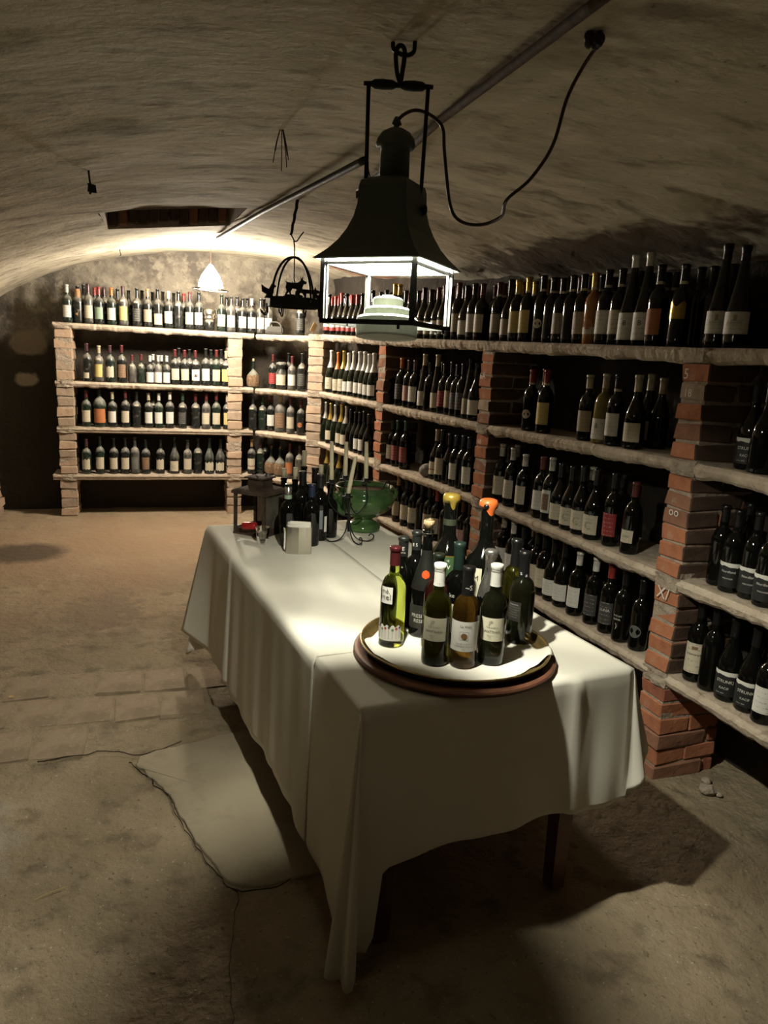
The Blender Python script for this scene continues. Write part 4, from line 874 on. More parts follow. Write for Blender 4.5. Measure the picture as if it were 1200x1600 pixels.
# small spikes and hooks in the vault
def spike(x, y, label, L_=.09, blob=True):
    z = ceil_z(x, y); bm = bmesh.new(); tube(bm, smoothpts([(x, y, z + .02), (x + .004, y, z - L_ * .4), (x + .010, y, z - L_ * .8), (x + .004, y - .01, z - L_)], 5), .004, 6)
    if blob: box(bm, (x + .012, y, z - L_ * .72), (.028, .02, L_ * .38), .3, .006)
    tag(obj('iron_hook', bm, iron, smooth=False), label, 'hook')
spike(-.202, 2.98, 'small rusty iron hook in the left side of the vault', .075)
spike(-.233, 6.75, 'thin iron nail hanging left of the far lamp', .06, False)
sx = empty('root_tuft', (.384, 2.342, ceil_z(.384, 2.342))); tag(sx, 'tuft of dry rootlets dangling from the vault left of lantern', 'root')
for k in range(7):
    a = random.uniform(-.02, .02); bm = bmesh.new(); tube(bm, smoothpts([(a * .2, 0, .01), (a, a * .5, -.02 - .005 * k), (a * 1.3, -a * .3, -.045 - .011 * k)], 5), .0014, 5); obj('rootlet', bm, rusty, sx)

# ================================================================ hanging iron crown (game hanger)
CXc, CYc = .672, 3.66
cg = empty('game_hanger', (CXc, CYc, 0)); tag(cg, 'black iron dome-shaped game hanger with hooks and animal cut-outs', 'hanger')
zr = 1.875; Rg = .132
bm = bmesh.new(); N = 8; pr = []
for zz in (zr - .022, zr + .022): pr.append([bm.verts.new((Rg * cos(2 * pi * (k + .5) / N), Rg * sin(2 * pi * (k + .5) / N), zz)) for k in range(N)])
pi_ = []
for zz in (zr - .022, zr + .022): pi_.append([bm.verts.new(((Rg - .004) * cos(2 * pi * (k + .5) / N), (Rg - .004) * sin(2 * pi * (k + .5) / N), zz)) for k in range(N)])
for k in range(N):
    j = (k + 1) % N; bm.faces.new((pr[0][k], pr[0][j], pr[1][j], pr[1][k])); bm.faces.new((pi_[1][k], pi_[1][j], pi_[0][j], pi_[0][k])); bm.faces.new((pr[1][k], pr[1][j], pi_[1][j], pi_[1][k])); bm.faces.new((pi_[0][k], pi_[0][j], pr[0][j], pr[0][k]))
obj('band', bm, iron, cg)
for k in range(4):
    a = pi / 2 * k + .5; bm = bmesh.new(); tube(bm, [(Rg * cos(a) * sin(t), Rg * sin(a) * sin(t), zr + .215 * cos(t)) for t in [pi / 2 * q / 14 for q in range(15)]], .0055, 6); obj('hoop', bm, iron, cg, smooth=True)
for k in range(8):
    a = 2 * pi * (k + .25) / 8; o_ = Rg + .004; bm = bmesh.new()
    tube(bm, smoothpts([(o_ * cos(a), o_ * sin(a), zr - .01), (o_ * cos(a), o_ * sin(a), zr - .045), ((o_ + .008) * cos(a), (o_ + .008) * sin(a), zr - .058), ((o_ + .024) * cos(a), (o_ + .024) * sin(a), zr - .056), ((o_ + .030) * cos(a), (o_ + .030) * sin(a), zr - .040)], 5), .0036, 6); obj('hook', bm, iron, cg, smooth=True)
def cutout(name, pts, M, th=.004):
    bm = bmesh.new(); f = [bm.verts.new((x, -th / 2, z)) for x, z in pts]; b = [bm.verts.new((x, th / 2, z)) for x, z in pts]
    bm.faces.new(f); bm.faces.new(b[::-1])
    for k in range(len(pts)): j = (k + 1) % len(pts); bm.faces.new((f[k], b[k], b[j], f[j]))
    for v in bm.verts: v.co = M @ v.co
    bmesh.ops.recalc_face_normals(bm, faces=bm.faces); return obj(name, bm, iron, cg)
goat = [(-.060, 0), (-.048, .024), (-.054, .040), (-.050, .056), (-.056, .066), (-.044, .062), (-.020, .060), (.004, .064), (.016, .074), (.014, .094), (.020, .080), (.026, .092), (.027, .076), (.044, .068), (.042, .060), (.030, .058), (.024, .042), (.034, .020), (.044, .004), (.038, 0), (.026, .018), (.014, .034), (.006, .016), (.008, 0), (.001, 0), (-.004, .034), (-.022, .036), (-.030, .020), (-.022, 0), (-.028, 0), (-.038, .020), (-.044, .014), (-.052, 0)]
fox = [(-.06, .02), (-.05, .028), (-.03, .03), (.015, .030), (.022, .040), (.026, .032), (.044, .028), (.04, .022), (.026, .018), (.022, .0), (.016, .0), (.012, .016), (-.016, .016), (-.018, 0), (-.024, 0), (-.026, .014), (-.04, .016), (-.056, .004), (-.062, .004)]
cock = [(-.02, 0), (-.012, .012), (-.028, .02), (-.030, .045), (-.018, .036), (-.004, .03), (.004, .046), (.01, .052), (.016, .044), (.022, .040), (.014, .034), (.012, .018), (.002, .010), (.004, 0)]
cutout('stag_cutout', goat, Matrix.Translation((-.005, -Rg * .93, zr + .02)) @ Matrix.Rotation(.1, 4, 'Z') @ Matrix.Scale(1.05, 4))
cutout('hound_cutout', fox, Matrix.Translation((.062, -Rg * .8, zr + .02)) @ Matrix.Rotation(.3, 4, 'Z') @ Matrix.Scale(1.3, 4))
cutout('cockerel_cutout', cock, Matrix.Translation((-Rg * .92, -.05, zr + .012)) @ Matrix.Rotation(-.3, 4, 'Z') @ Matrix.Scale(1.4, 4))
cutout('hound_cutout', fox, Matrix.Translation((.03, Rg * .9, zr + .02)) @ Matrix.Rotation(.1, 4, 'Z'))
cutout('cockerel_cutout', cock, Matrix.Translation((Rg * .95, -.02, zr + .012)) @ Matrix.Rotation(.5, 4, 'Z'))
bm = bmesh.new(); tube(bm, smoothpts([(-.004, 0, zr + .29), (.001, 0, zr + .26), (.002, 0, zr + .20), (.001, 0, zr + .12), (.006, 0, zr + .10), (.0, 0, zr + .092), (-.006, 0, zr + .10)], 5), .0035, 6); obj('centre_rod', bm, iron, cg, smooth=True)
st = empty('hanging_strap', (CXc, CYc, 0)); tag(st, 'dark strap and bent hook from the vault carrying the game hanger', 'strap')
zc_ = ceil_z(.688, CYc); bm = bmesh.new()
A_ = Vector((.016, 0, zc_ + .02)); B_ = Vector((-.018, 0, zr + .315))
R_ = []
for k in range(13):
    t = k / 12; p = A_.lerp(B_, t); x_ = p.x + .0018 * sin(k * 1.9); h_ = .0078 - .0015 * t
    R_.append([bm.verts.new((x_ + i * h_, j * .0022, p.z)) for i, j in ((-1, -1), (1, -1), (1, 1), (-1, 1))])
for a_, b_ in zip(R_, R_[1:]):
    for k in range(4): bm.faces.new((a_[k], a_[(k + 1) % 4], b_[(k + 1) % 4], b_[k]))
bm.faces.new(R_[0]); bm.faces.new(R_[-1][::-1])
obj('strap', bm, iron, st)
bm = bmesh.new(); tube(bm, smoothpts([(-.018, 0, zr + .318), (-.006, 0, zr + .298), (.0, 0, zr + .289), (.012, 0, zr + .291), (.028, 0, zr + .315), (.044, 0, zr + .335)], 5), .0035, 6); obj('bent_hook', bm, iron, st, smooth=True)

# ================================================================ opal lamp at the far end
BX, BY = .500, 6.62
bl = empty('opal_lamp', (BX, BY, 0)); tag(bl, 'brightly lit opal glass bell lamp hanging above the back rack', 'lamp')
bm = bmesh.new(); lathe(bm, [(.012, 2.345), (.020, 2.335), (.045, 2.30), (.075, 2.255), (.095, 2.205), (.105, 2.165), (.08, 2.150), (.02, 2.145)], 28, cap0=True, cap1=True); obj('glass_bell', bm, lampglass, bl, smooth=True)
bm = bmesh.new(); ring = [(.145 * cos(2 * pi * k / 32), .145 * sin(2 * pi * k / 32), 2.142 - .006 * cos(2 * pi * k / 32)) for k in range(33)]; tube(bm, ring, .0045, 6, caps=False); obj('rim_hoop', bm, iron, bl, smooth=True)
for k in range(3):
    a = 2 * pi * k / 3 + .4; bm = bmesh.new(); tube(bm, [(.145 * cos(a), .145 * sin(a), 2.142), (.10 * cos(a), .10 * sin(a), 2.150)], .003, 6); obj('spoke', bm, iron, bl)
bm = bmesh.new(); tube(bm, [(0, 0, 2.34), (.002, .01, 2.42), (.004, .03, ceil_z(BX, BY + .03) + .02)], .003, 6); obj('suspension_wire', bm, cordm, bl)

# ================================================================ table and cloths
TX, TY, TR = .484, 1.572, radians(6.3)
U = Vector((cos(TR), sin(TR), 0)); V = Vector((-sin(TR), cos(TR), 0)); TW, TL = .865, 2.04
def T(u, v, z): p = Vector((TX, TY, 0)) + U * u + V * v; return (p.x, p.y, z)
tb = empty('long_table', T(TW / 2, TL / 2, 0), TR); tag(tb, 'long wooden table hidden under the white cloth', 'table')
bm = bmesh.new(); box(bm, (0, 0, .75), (TW - .012, TL - .012, .030)); obj('tabletop', bm, wood, tb)
bm = bmesh.new(); box(bm, (0, 0, .69), (TW - .12, TL - .16, .09)); obj('apron', bm, wood, tb)
for a, b in ((-1, -1), (1, -1), (1, 1), (-1, 1)):
    bm = bmesh.new(); vs = []
    for s, z in ((.024, .0), (.027, .3), (.029, .735)): vs.append([bm.verts.new((a * (TW / 2 - .125) + i * s, b * (TL / 2 - .10) + j * s, z)) for i, j in ((-1, -1), (1, -1), (1, 1), (-1, 1))])
    for p, q_ in zip(vs, vs[1:]):
        for k in range(4): bm.faces.new((p[k], p[(k + 1) % 4], q_[(k + 1) % 4], q_[k]))
    bm.faces.new(vs[0][::-1]); bm.faces.new(vs[-1]); obj('leg', bm, wood, tb)
# perimeter of the cloth
def perim(u0, u1, v0, v1, drops, sides, R=.006, cn=14):
    """list of (point, outward dir, drop, cornerness)"""
    out = []
    # order: front (v0) left->right, right (u1), far (v1), left (u0)
    C = [((u0, v0), (0, -1)), ((u1, v0), (1, 0)), ((u1, v1), (0, 1)), ((u0, v1), (-1, 0))]
    for k in range(4):
        (a, n_), (b, n2) = C[k], C[(k + 1) % 4]; L = hypot(b[0] - a[0], b[1] - a[1]); cnt = int(L / .018)
        for i in range(cnt + 1):
            t = i / cnt; out.append(((a[0] + (b[0] - a[0]) * t, a[1] + (b[1] - a[1]) * t), n_, k, t, L, None))
        for i in range(1, cn):
            t = i / cn; an = pi / 2 * t; out.append((b, (n_[0] * cos(an) + n2[0] * sin(an), n_[1] * cos(an) + n2[1] * sin(an)), k, None, L, t))
    return out
def cornerdrop(ck, t):  # tails: corner k follows side k
    return {0: .27, 1: .62, 2: .60, 3: .72}[ck]
TOPZ = .768
bm = bmesh.new()
PP = perim(0, TW, 0, TL, None, None)
NV = 26
def side_drop(k, t):
    if k == 0:   # front hem, left -> right
        return .445 - .03 * t + .007 * sin(t * 16) + .245 * sst((.088 - t) / .035)
    if k == 1: return .20 + .12 * t
    if k == 2: return .5
    return .60 + .010 * sin(t * 21) + .015 * sin(t * 9) + .09 * sst((t - .90) / .08) + .04 * max(0, (.06 - t) / .06)
CT = {0: .36, 1: .45, 2: .70, 3: .735}
cols = []
for (p, n_, k, t, L, ct) in PP:
    if ct is None:
        dr = side_drop(k, t); ds = t * L; de = (1 - t) * L
        fl = (.003 if (k == 0 and t < .70) else .003 + .05 * (t - .70) if k == 0 else .012) + .003 * sin(ds * 17 + k) + .002 * sin(ds * 41 + 2 * k)
        # pinch beside each corner
        pinch = exp(-(ds / .05) ** 2) + exp(-(de / .05) ** 2)
        cf = 0
    else:
        cdrop = CT[k]; d0 = side_drop(k, 1); d1 = side_drop((k + 1) % 4, 0)
        w_ = sin(pi * ct); dr = (d0 * (1 - ct) + d1 * ct) * (1 - w_) + max(cdrop, min(d0, d1)) * w_
        fl = .012; pinch = 1 - w_; cf = w_
        if k == 0: dr = d0 + (d1 - d0) * ct ** .8
        if k == 3: dr = .69 + .035 * w_
    col = []
    for j in range(NV + 1):
        s = j / NV; z = TOPZ - dr * s
        q = Vector((p[0], p[1], 0)); o_ = Vector((n_[0], n_[1], 0))
        off = .004 * min(1, s * 12) + fl * s * (1 + .4 * sin(s * 3)) - .006 * pinch * s
        if k == 0 and ct is None:
            ds = t * L
            off += .003 * s * sin(ds * 9 + 1.0) + .010 * exp(-((ds - .66) / .012) ** 2) * (1 - s * .7) + .012 * s * max(0, sin(ds * 30)) * (1 if ds > .66 else .3)
        if k == 3 and ct is None:
            ds = (1 - t) * L
            off += -.008 * s + .005 * s * sin(ds * 5.2 + .6) + .004 * s * sin(ds * 19)
        if cf:
            amp = {0: .065, 1: .10, 2: .12, 3: .085}[k]
            off += amp * cf * s * (.55 + .45 * s) + .02 * s * cf * sin(ct * pi * 3)
            if k == 3: off += .022 * s * sin(ct * pi * 3 + .5)
        r_ = min(1, s * NV)
        q = q + o_ * off
        if j == 0: q = Vector((p[0], p[1], 0)) - o_ * .004 * 0
        col.append(bm.verts.new(T(q.x, q.y, z + (.001 if j == 0 else 0))))
    cols.append(col)
n_c = len(cols)
for i in range(n_c):
    a, b = cols[i], cols[(i + 1) % n_c]
    for j in range(NV): bm.faces.new((a[j], a[j + 1], b[j + 1], b[j]))
# the top: concentric rings
prev = [c[0] for c in cols]
for s in (.97, .9, .75, .5, .2):
    cur = [bm.verts.new(T(TW / 2 + (p[0] - TW / 2) * s, TL / 2 + (p[1] - TL / 2) * s, TOPZ + .0015 + .0010 * fbm(p[0] * s * 6, p[1] * s * 4, 3))) for (p, *_r) in PP]
    for i in range(n_c):
        j = (i + 1) % n_c; bm.faces.new((prev[i], prev[j], cur[j], cur[i]))
    prev = cur
bm.faces.new(prev); bmesh.ops.remove_doubles(bm, verts=bm.verts, dist=1e-5); bmesh.ops.recalc_face_normals(bm, faces=bm.faces)
tc_ = obj('tablecloth', bm, cloth, smooth=True); tag(tc_, 'long white cotton cloth draped over the table down to the floor', 'tablecloth')
md = tc_.modifiers.new('s', 'SOLIDIFY'); md.thickness = .0012; md.offset = 1
# second cloth laid over the far left part, hanging down the left side
bm = bmesh.new(); rows = []
v_list = [.35 + (TL - .35 + .004) * k / 96 for k in range(97)]
for v in v_list:
    row = []
    uend = .49 + .006 * sin(v * 5)
    for u in [uend - (uend) * k / 20 for k in range(21)]: row.append(bm.verts.new(T(u, v, TOPZ + .0046 + .0009 * fbm(u * 7, v * 4, 2))))
    dr = .575 + .014 * sin(v * 11) + .018 * sin(v * 4.3 + 1)
    if v < 1.47: dr = .595 + .012 * sin(v * 7)
    for k in range(1, 25):
        s = k / 24; step = .010 if v > 1.47 else 0; edge_ = .018 * exp(-((v - 1.475) / .016) ** 2)
        off = .0095 + .008 * s + .005 * s * sin((v) * 5.2 + .6) + .004 * s * sin(v * 19) + step * s + edge_ * (.35 + .65 * s) + .003 * sin(v * 33) * s
        if v > TL - .22: off += .10 * s * ((v - TL + .22) / .22) ** 1.5
        row.append(bm.verts.new(T(-off, v + (.06 * s * max(0, (v - TL + .2) / .2)), TOPZ + .003 - dr * s)))
    rows.append(row)
for a, b in zip(rows, rows[1:]):
    for k in range(len(a) - 1): bm.faces.new((a[k], a[k + 1], b[k + 1], b[k]))
bmesh.ops.recalc_face_normals(bm, faces=bm.faces)
t2 = obj('overlay_cloth', bm, cloth, smooth=True); tag(t2, 'second white cloth laid over the far left of the table', 'tablecloth')
md = t2.modifiers.new('s', 'SOLIDIFY'); md.thickness = .0014; md.offset = 0

# ================================================================ tray with its bottles
TRX, TRY = .850, 1.862; TZ = TOPZ + .004
tr = empty('round_tray', (TRX, TRY, TZ)); tag(tr, 'large round wooden and brass tray at the near end of table', 'tray')
bm = bmesh.new(); lathe(bm, [(.262, 0), (.290, .0005), (.294, .003), (.293, .006), (.298, .008), (.300, .014), (.297, .019), (.289, .021), (.268, .0212)], 96, cap0=True, cap1=True); obj('wooden_base', bm, wood, tr, smooth=False)
bm = bmesh.new(); lathe(bm, [(.262, .0210), (.268, .0212), (.273, .030), (.277, .042)], 96); q = obj('dark_outer_side', bm, blackw, tr, smooth=True)
bm = bmesh.new(); lathe(bm, [(.20, .0215), (.255, .0215), (.264, .024), (.270, .034), (.273, .043), (.276, .0455), (.281, .0455), (.282, .043), (.277, .042)], 96, cap0=True); obj('brass_inner_tray', bm, brass, tr, smooth=True)
# napkin lining the tray, one lobe folded over the rim on the right
bm = bmesh.new(); NR, NA = 26, 128; g = []
for a_ in range(NA):
    an = 2 * pi * a_ / NA; row = []
    Rm = .243 + .004 * sin(an * 3)
    lobe = max(0, 1 - abs(((an - radians(-32) + pi) % (2 * pi)) - pi) / .36); lobe2 = max(0, 1 - abs(((an - radians(170) + pi) % (2 * pi)) - pi) / .40)
    Rm += .050 * sst(lobe) + .024 * sst(lobe2)
    for i in range(NR):
        r_ = Rm * (i + 1) / NR
        base = .0225 if r_ < .252 else (.0225 + (r_ - .252) * 1.0 if r_ < .277 else .0485 - (r_ - .277) * .9)
        z = base + .002 + .0015 * max(0, fbm(r_ * cos(an) * 14, r_ * sin(an) * 14, 7)) + (.010 * lobe * sin((r_ - .24) * 60) if r_ > .24 and lobe > 0 else 0)
        if i > NR - 4 and lobe == 0 and lobe2 == 0: z += .004 * max(0, fbm(an * 4, 2, 2))
        row.append(bm.verts.new((r_ * cos(an), r_ * sin(an), z)))
    g.append(row)
c0 = bm.verts.new((0, 0, .0245))
for a_ in range(NA):
    b_ = (a_ + 1) % NA; bm.faces.new((c0, g[a_][0], g[b_][0]))
    for i in range(NR - 1): bm.faces.new((g[a_][i], g[a_][i + 1], g[b_][i + 1], g[b_][i]))
nk = obj('napkin', bm, linen, smooth=True, loc=(TRX, TRY, TZ)); tag(nk, 'white napkin lining the round tray under the bottles', 'napkin')
md = nk.modifiers.new('s', 'SOLIDIFY'); md.thickness = .001; md.offset = 1
BZ = TZ + .0262
gl_y = mat('green_white_wine', (.62, .74, .13), .02, trans=1, ior=1.36)
gl_o = mat('olive_bottle_glass', (.075, .072, .010), .03, trans=.9, ior=1.4)
gl_d = mat('smoky_bottle_glass', (.034, .037, .018), .03, trans=.85, ior=1.4)
gl_a = mat('amber_wine_glass', (.12, .06, .010), .03, trans=.85, ior=1.4)
inkd = mat('dark_ink', (.06, .05, .04), .6); inkw = mat('white_print', (.62, .60, .55), .6); inkg = mat('grey_print', (.22, .20, .16), .6)
silverf = mat('silver_foil', (.62, .60, .56), .22, .9, bump=(120, .5, .001))
def tray_bottle(x, y, s, h, r, gm, cap, label, face=None, z=None, capz=None, n=40):
    me, f = bottle_mesh(s, r, h, gm, n); o = link('wine_bottle', me, None, (x, y, z if z is not None else BZ), (0, 0, face if face is not None else atan2(-y, -x)))
    tag(o, label, 'bottle', None)
    if cap:
        me2 = capsule_mesh(s, f, h, 'k', 28, capz); me2.materials[0] = cap if not isinstance(cap, str) else CAPM[cap]; link('capsule', me2, o)
    return o, f
def lab(o, r, h, z0, z1, half, m_, name='label', a0=0, edge=None, ns=1, extra=0.0, txt=None):
    bm = bmesh.new(); patch(bm, r + .0007 + extra, a0 - half, a0 + half, z0, z1, 22, ns, edge); me = tomesh(bm, name, m_); q = link(name, me, o)
    if txt: q['label'] = txt
    return q
plain_c = mat('cream_label', (.56, .53, .40), .5); plain_w = mat('white_label', (.68, .66, .60), .5)
# 1 green white-wine bottle
o, f = tray_bottle(.668, 1.915, 'b', .297, .0375, gl_y, None, 'pale green white wine bottle with dark red capsule, left on tray')
me2 = capsule_mesh('b', f, .297, 'r', 28, .82); me2.materials[0] = mat('burgundy_foil', (.10, .018, .020), .3, .4); link('capsule', me2, o)
q = lab(o, .0375, .297, .135, .185, .50, plain_w, 'label', -.55); wrap_text('lettering', 'mé.', .020, .0386, .166, -.62, inkd, q); wrap_text('lettering', 'inel', .024, .0386, .147, -.60, inkd, q)
q = lab(o, .0375, .297, .022, .062, 1.15, plain_w, 'flower_label', -.35, lambda t, s_: .009 * abs(sin(t * 16)) * s_, 3, txt='label of small flowers with scalloped top')
flm = [mat('flower_red', (.35, .06, .04), .6), mat('flower_dark', (.08, .07, .05), .6), mat('flower_green', (.16, .22, .10), .6)]
for k in range(8):
    a = -.35 - 1.0 + 2.0 * k / 7; bm = bmesh.new(); N = 10; zc = .060 + .004 * sin(k * 2.1); c_ = bm.verts.new((.0391 * cos(a), .0391 * sin(a), zc)); rg = [bm.verts.new((.0388 * cos(a + .0038 * cos(2 * pi * i / N) / .038), .0388 * sin(a + .0038 * cos(2 * pi * i / N) / .038), zc + .0042 * sin(2 * pi * i / N))) for i in range(N)]
    for i in range(N): bm.faces.new((c_, rg[i], rg[(i + 1) % N]))
    patch(bm, .0386, a - .012, a + .012, .028, zc, 1); link('flower', tomesh(bm, 'fl', flm[k % 3]), q)
# 2, 3 dark bottles behind
dkcap = mat('charcoal_capsule', (.012, .0135, .0125), .4)
o, f = tray_bottle(.738, 2.045, 'b', .292, .0375, G['black'], dkcap, 'dark bottle with charcoal capsule behind the green wine bottle'); wrap_text('lettering', 'E', .018, .0165, .252, 0, inkw, o); wrap_text('lettering', 'BANFA', .005, .0165, .244, 0, inkw, o)
o, f = tray_bottle(.802, 2.100, 'b', .296, .037, G['black'], dkcap, 'dark bottle almost hidden behind the sparkling wine bottle'); wrap_text('lettering', 'E S', .014, .0165, .250, -.3, inkw, o)
# 4 sparkling, wired stopper
o, f = tray_bottle(.790, 1.975, 'c', .330, .0445, G['black'], None, 'dark sparkling wine bottle with wired cork and orange seal')
bm = bmesh.new(); lathe(bm, [(f(z) + .0012, z) for z in [.150 + .0075 * k for k in range(17)]], 30); link('neck_foil', tomesh(bm, 'nf', mat('charcoal_foil', (.018, .019, .016), .42, .2)), o)
bm = bmesh.new(); patch(bm, .02, -.36, .36, .186, .212, 14, 6, None, lambda z: f(z) + .0022); q = link('orange_seal', tomesh(bm, 'seal', mat('orange_seal', (.72, .10, .015), .45)), o)
# make the seal oval
for v in q.data.vertices:
    a = atan2(v.co.y, v.co.x); zz = (v.co.z - .199) / .013; lim = .38 * sqrt(max(0, 1 - zz * zz)); a2 = a / .36 * lim; rr = hypot(v.co.x, v.co.y); v.co.x = rr * cos(a2); v.co.y = rr * sin(a2)
bm = bmesh.new(); lathe(bm, [(.012, .331), (.0135, .345), (.0165, .348), (.0165, .358), (.013, .361)], 20, cap0=True, cap1=True); link('cork', tomesh(bm, 'ck', cork), o)
bm = bmesh.new()
for k in range(4):
    a = pi / 2 * k + .4; tube(bm, [(.0185 * cos(a), .0185 * sin(a), .322), (.0195 * cos(a), .0195 * sin(a), .345), (.012 * cos(a), .012 * sin(a), .362)], .0009, 5)
for zz in (.322, .3625): tube(bm, [((.0185 if zz < .33 else .012) * cos(2 * pi * i / 16), (.0185 if zz < .33 else .012) * sin(2 * pi * i / 16), zz) for i in range(17)], .0009, 5, caps=False)
link('wire_cage', tomesh(bm, 'wc', chrome), o)
q = lab(o, .0445, .33, .030, .104, 1.2, mat('charcoal_label', (.024, .024, .021), .5), 'label'); wrap_text('lettering', 'PRESIDENT', .0155, .0456, .066, -.02, inkw, q); wrap_text('lettering', 'RESERVE', .0155, .0456, .050, -.02, inkw, q); wrap_text('lettering', 'R', .014, .0456, .086, 0, inkg, q)
# 5 magnum, gold wax
def wax_top(o, zt, rr, m_, drips):
    bm = bmesh.new(); N = 36
    def rad(a, z): return 0
    rings = []
    for zz, r_ in ((-.034, .0225), (-.026, .0235), (-.018, .0275), (-.010, .0285), (-.002, .0280), (.006, .0240), (.009, .014)):
        rg = []
        for i in range(N):
            a = 2 * pi * i / N; zq = zz
            if zz < -.02: zq = zz + .012 - .020 * max(0, sin(a * drips + .6))
            rg.append(bm.verts.new((r_ * rr * cos(a), r_ * rr * sin(a), zt + zq)))
        rings.append(rg)
    for a_, b_ in zip(rings, rings[1:]):
        for i in range(N): bm.faces.new((a_[i], a_[(i + 1) % N], b_[(i + 1) % N], b_[i]))
    bm.faces.new(rings[-1]); return link('wax_seal', tomesh(bm, 'wax', m_), o)
o, f = tray_bottle(.902, 2.075, 'M', .415, .0585, G['black'], None, 'large magnum bottle with gold wax top and green label', n=48); wax_top(o, .415, 1.0, mat('gold_wax', (.34, .24, .045), .28, .5), 3)
q = lab(o, .0585, .415, .165, .232, .72, mat('green_label', (.035, .08, .028), .5), 'label', .02); wrap_text('lettering', 'Nov', .028, .0599, .190, -.24, inkw, q); wrap_text('lettering', 'VE', .009, .0599, .214, .02, inkw, q)
lab(o, .0585, .415, .229, .233, .72, CAPM['g'], 'gold_edge', .02, extra=.0004); lab(o, .0585, .415, .08, .15, .72, mat('dark_label', (.035, .03, .03), .5), 'lower_label', .02); wrap_text('lettering', 'ROSSO', .011, .0597, .135, .25, inkw, o)
bm = bmesh.new(); lathe(bm, [(f(.33) + .001, .322), (f(.34) + .001, .342)], 30); link('neck_band', tomesh(bm, 'nb', mat('olive_band', (.025, .03, .017), .5)), o)
# 6 magnum, orange wax
o, f = tray_bottle(1.001, 2.012, 'M', .408, .0600, G['black'], None, 'large magnum bottle with orange wax top and torn cream label', n=48); wx = wax_top(o, .408, 1.05, mat('orange_wax', (.50, .11, .025), .35), 2)
bm = bmesh.new(); bmesh.ops.create_icosphere(bm, subdivisions=2, radius=.011, matrix=Matrix.Translation((.022, -.005, .396))); link('black_chip', tomesh(bm, 'bc', CAPM['k']), wx)
ea = lambda t, s_: (-.075 * max(0, .55 - t) * (1 - s_)) if s_ < .5 else 0
q = lab(o, .0600, .408, .12, .205, .34, plain_c, 'label', -.42, lambda t, s_: (.0 if s_ > .5 else -.055 * (1 - abs(t - .5) * 2)), 2, txt='torn left piece of cream label'); wrap_text('lettering', 'M', .024, .0616, .165, -.36, inkd, q)
q = lab(o, .0600, .408, .05, .190, .38, mat('aged_label', (.42, .34, .17), .6, mott=(40, (.25, .19, .09), 4, .4, .65)), 'label', .62, lambda t, s_: .02 * t * s_, 2, txt='aged right piece of label'); wrap_text('lettering', 'MC', .018, .0616, .165, .62, inkd, q)
# 7 reddish rose bottle
o, f = tray_bottle(.783, 1.863, 'b', .286, .038, mat('red_wine_glass', (.04, .008, .006), .04, trans=.6, ior=1.4), mat('dark_green_capsule', (.012, .019, .012), .4), 'dark red bottle with green-black capsule behind the left white-capped bottle')
# 8 dark bottle with green capsule, small lettering
o, f = tray_bottle(.862, 1.898, 'b', .308, .0385, G['black'], mat('sea_green_capsule', (.009, .022, .017), .4), 'tall dark bottle with sea green capsule in middle of tray', capz=.74); wrap_text('lettering', 'ke', .018, .0394, .150, -.35, inkw, o); lab(o, .0385, .3, .04, .13, .8, plain_c)
# 9 left white-capped
wcap = mat('white_capsule', (.70, .69, .64), .35)
def ivan(x, y, gm, label, a0):
    o, f = tray_bottle(x, y, 'b', .286, .0385, gm, wcap, label, capz=.79)
    bm = bmesh.new(); lathe(bm, [(f(.27) + .0022, .268), (f(.27) + .0022, .2695)], 24); link('capsule_seam', tomesh(bm, 'cs', inkg), o)
    q = lab(o, .0385, .286, .075, .142, .92, plain_c, 'label', a0); wrap_text('lettering', 'JP', .015, .0396, .124, a0 - .1, inkg, q); wrap_text('lettering', 'TOR SORSO', .0065, .0396, .1135, a0, inkg, q); wrap_text('lettering', "SANT'IVAN", .0100, .0396, .100, a0 - .02, inkd, q); wrap_text('lettering', 'BIANCO', .0042, .0396, .090, a0 - .1, inkg, q); wrap_text('lettering', '2020', .0042, .0396, .084, a0 - .1, inkg, q)
    wrap_text('lettering', 'o  #  o', .005, .0167, .233, 0, inkg, o)
ivan(.748, 1.765, gl_o, 'olive wine bottle with white capsule, front left of the tray', -.18)
# 10 black-capped amber
o, f = tray_bottle(.820, 1.733, 'b', .284, .0375, gl_a, CAPM['k'], 'amber wine bottle with black capsule, front middle of the tray', capz=.72)
q = lab(o, .0375, .284, .052, .138, 1.25, plain_w, 'label', -.02); wrap_text('lettering', 'La Vrille', .010, .0386, .122, .1, inkd, q); wrap_text('lettering', "VALLÉE D'AOSTE", .0064, .0386, .072, 0, inkg, q); wrap_text('lettering', 'CHAMBAVE MUSCAT', .0060, .0386, .0645, 0, inkg, q); wrap_text('lettering', '2019', .005, .0386, .0565, 0, inkg, q)
for k, (rr, m_) in enumerate(((.0122, inkg), (.0112, plain_w))):
    bm = bmesh.new(); patch(bm, .0384 + .0003 * k, -.02 - rr / .0375, -.02 + rr / .0375, .097 - rr, .097 + rr, 8); link('square_frame', tomesh(bm, 'sf', m_), q)
bm = bmesh.new(); N = 20; c_ = bm.verts.new((.0396, 0, .097)); rg = [bm.verts.new((.0395 * cos(-.02 + .0085 * cos(2 * pi * i / N) / .0375), .0395 * sin(-.02 + .0085 * cos(2 * pi * i / N) / .0375), .097 + .0085 * sin(2 * pi * i / N))) for i in range(N)]
for i in range(N): bm.faces.new((c_, rg[i], rg[(i + 1) % N]))
link('bronze_disc', tomesh(bm, 'bd', mat('bronze_print', (.20, .10, .04), .5)), q); wrap_text('lettering', '~S', .020, .0166, .222, .2, inkw, o)
# 11 right white-capped
ivan(.906, 1.737, gl_d, 'smoky wine bottle with white capsule, front right of the tray', -.02)
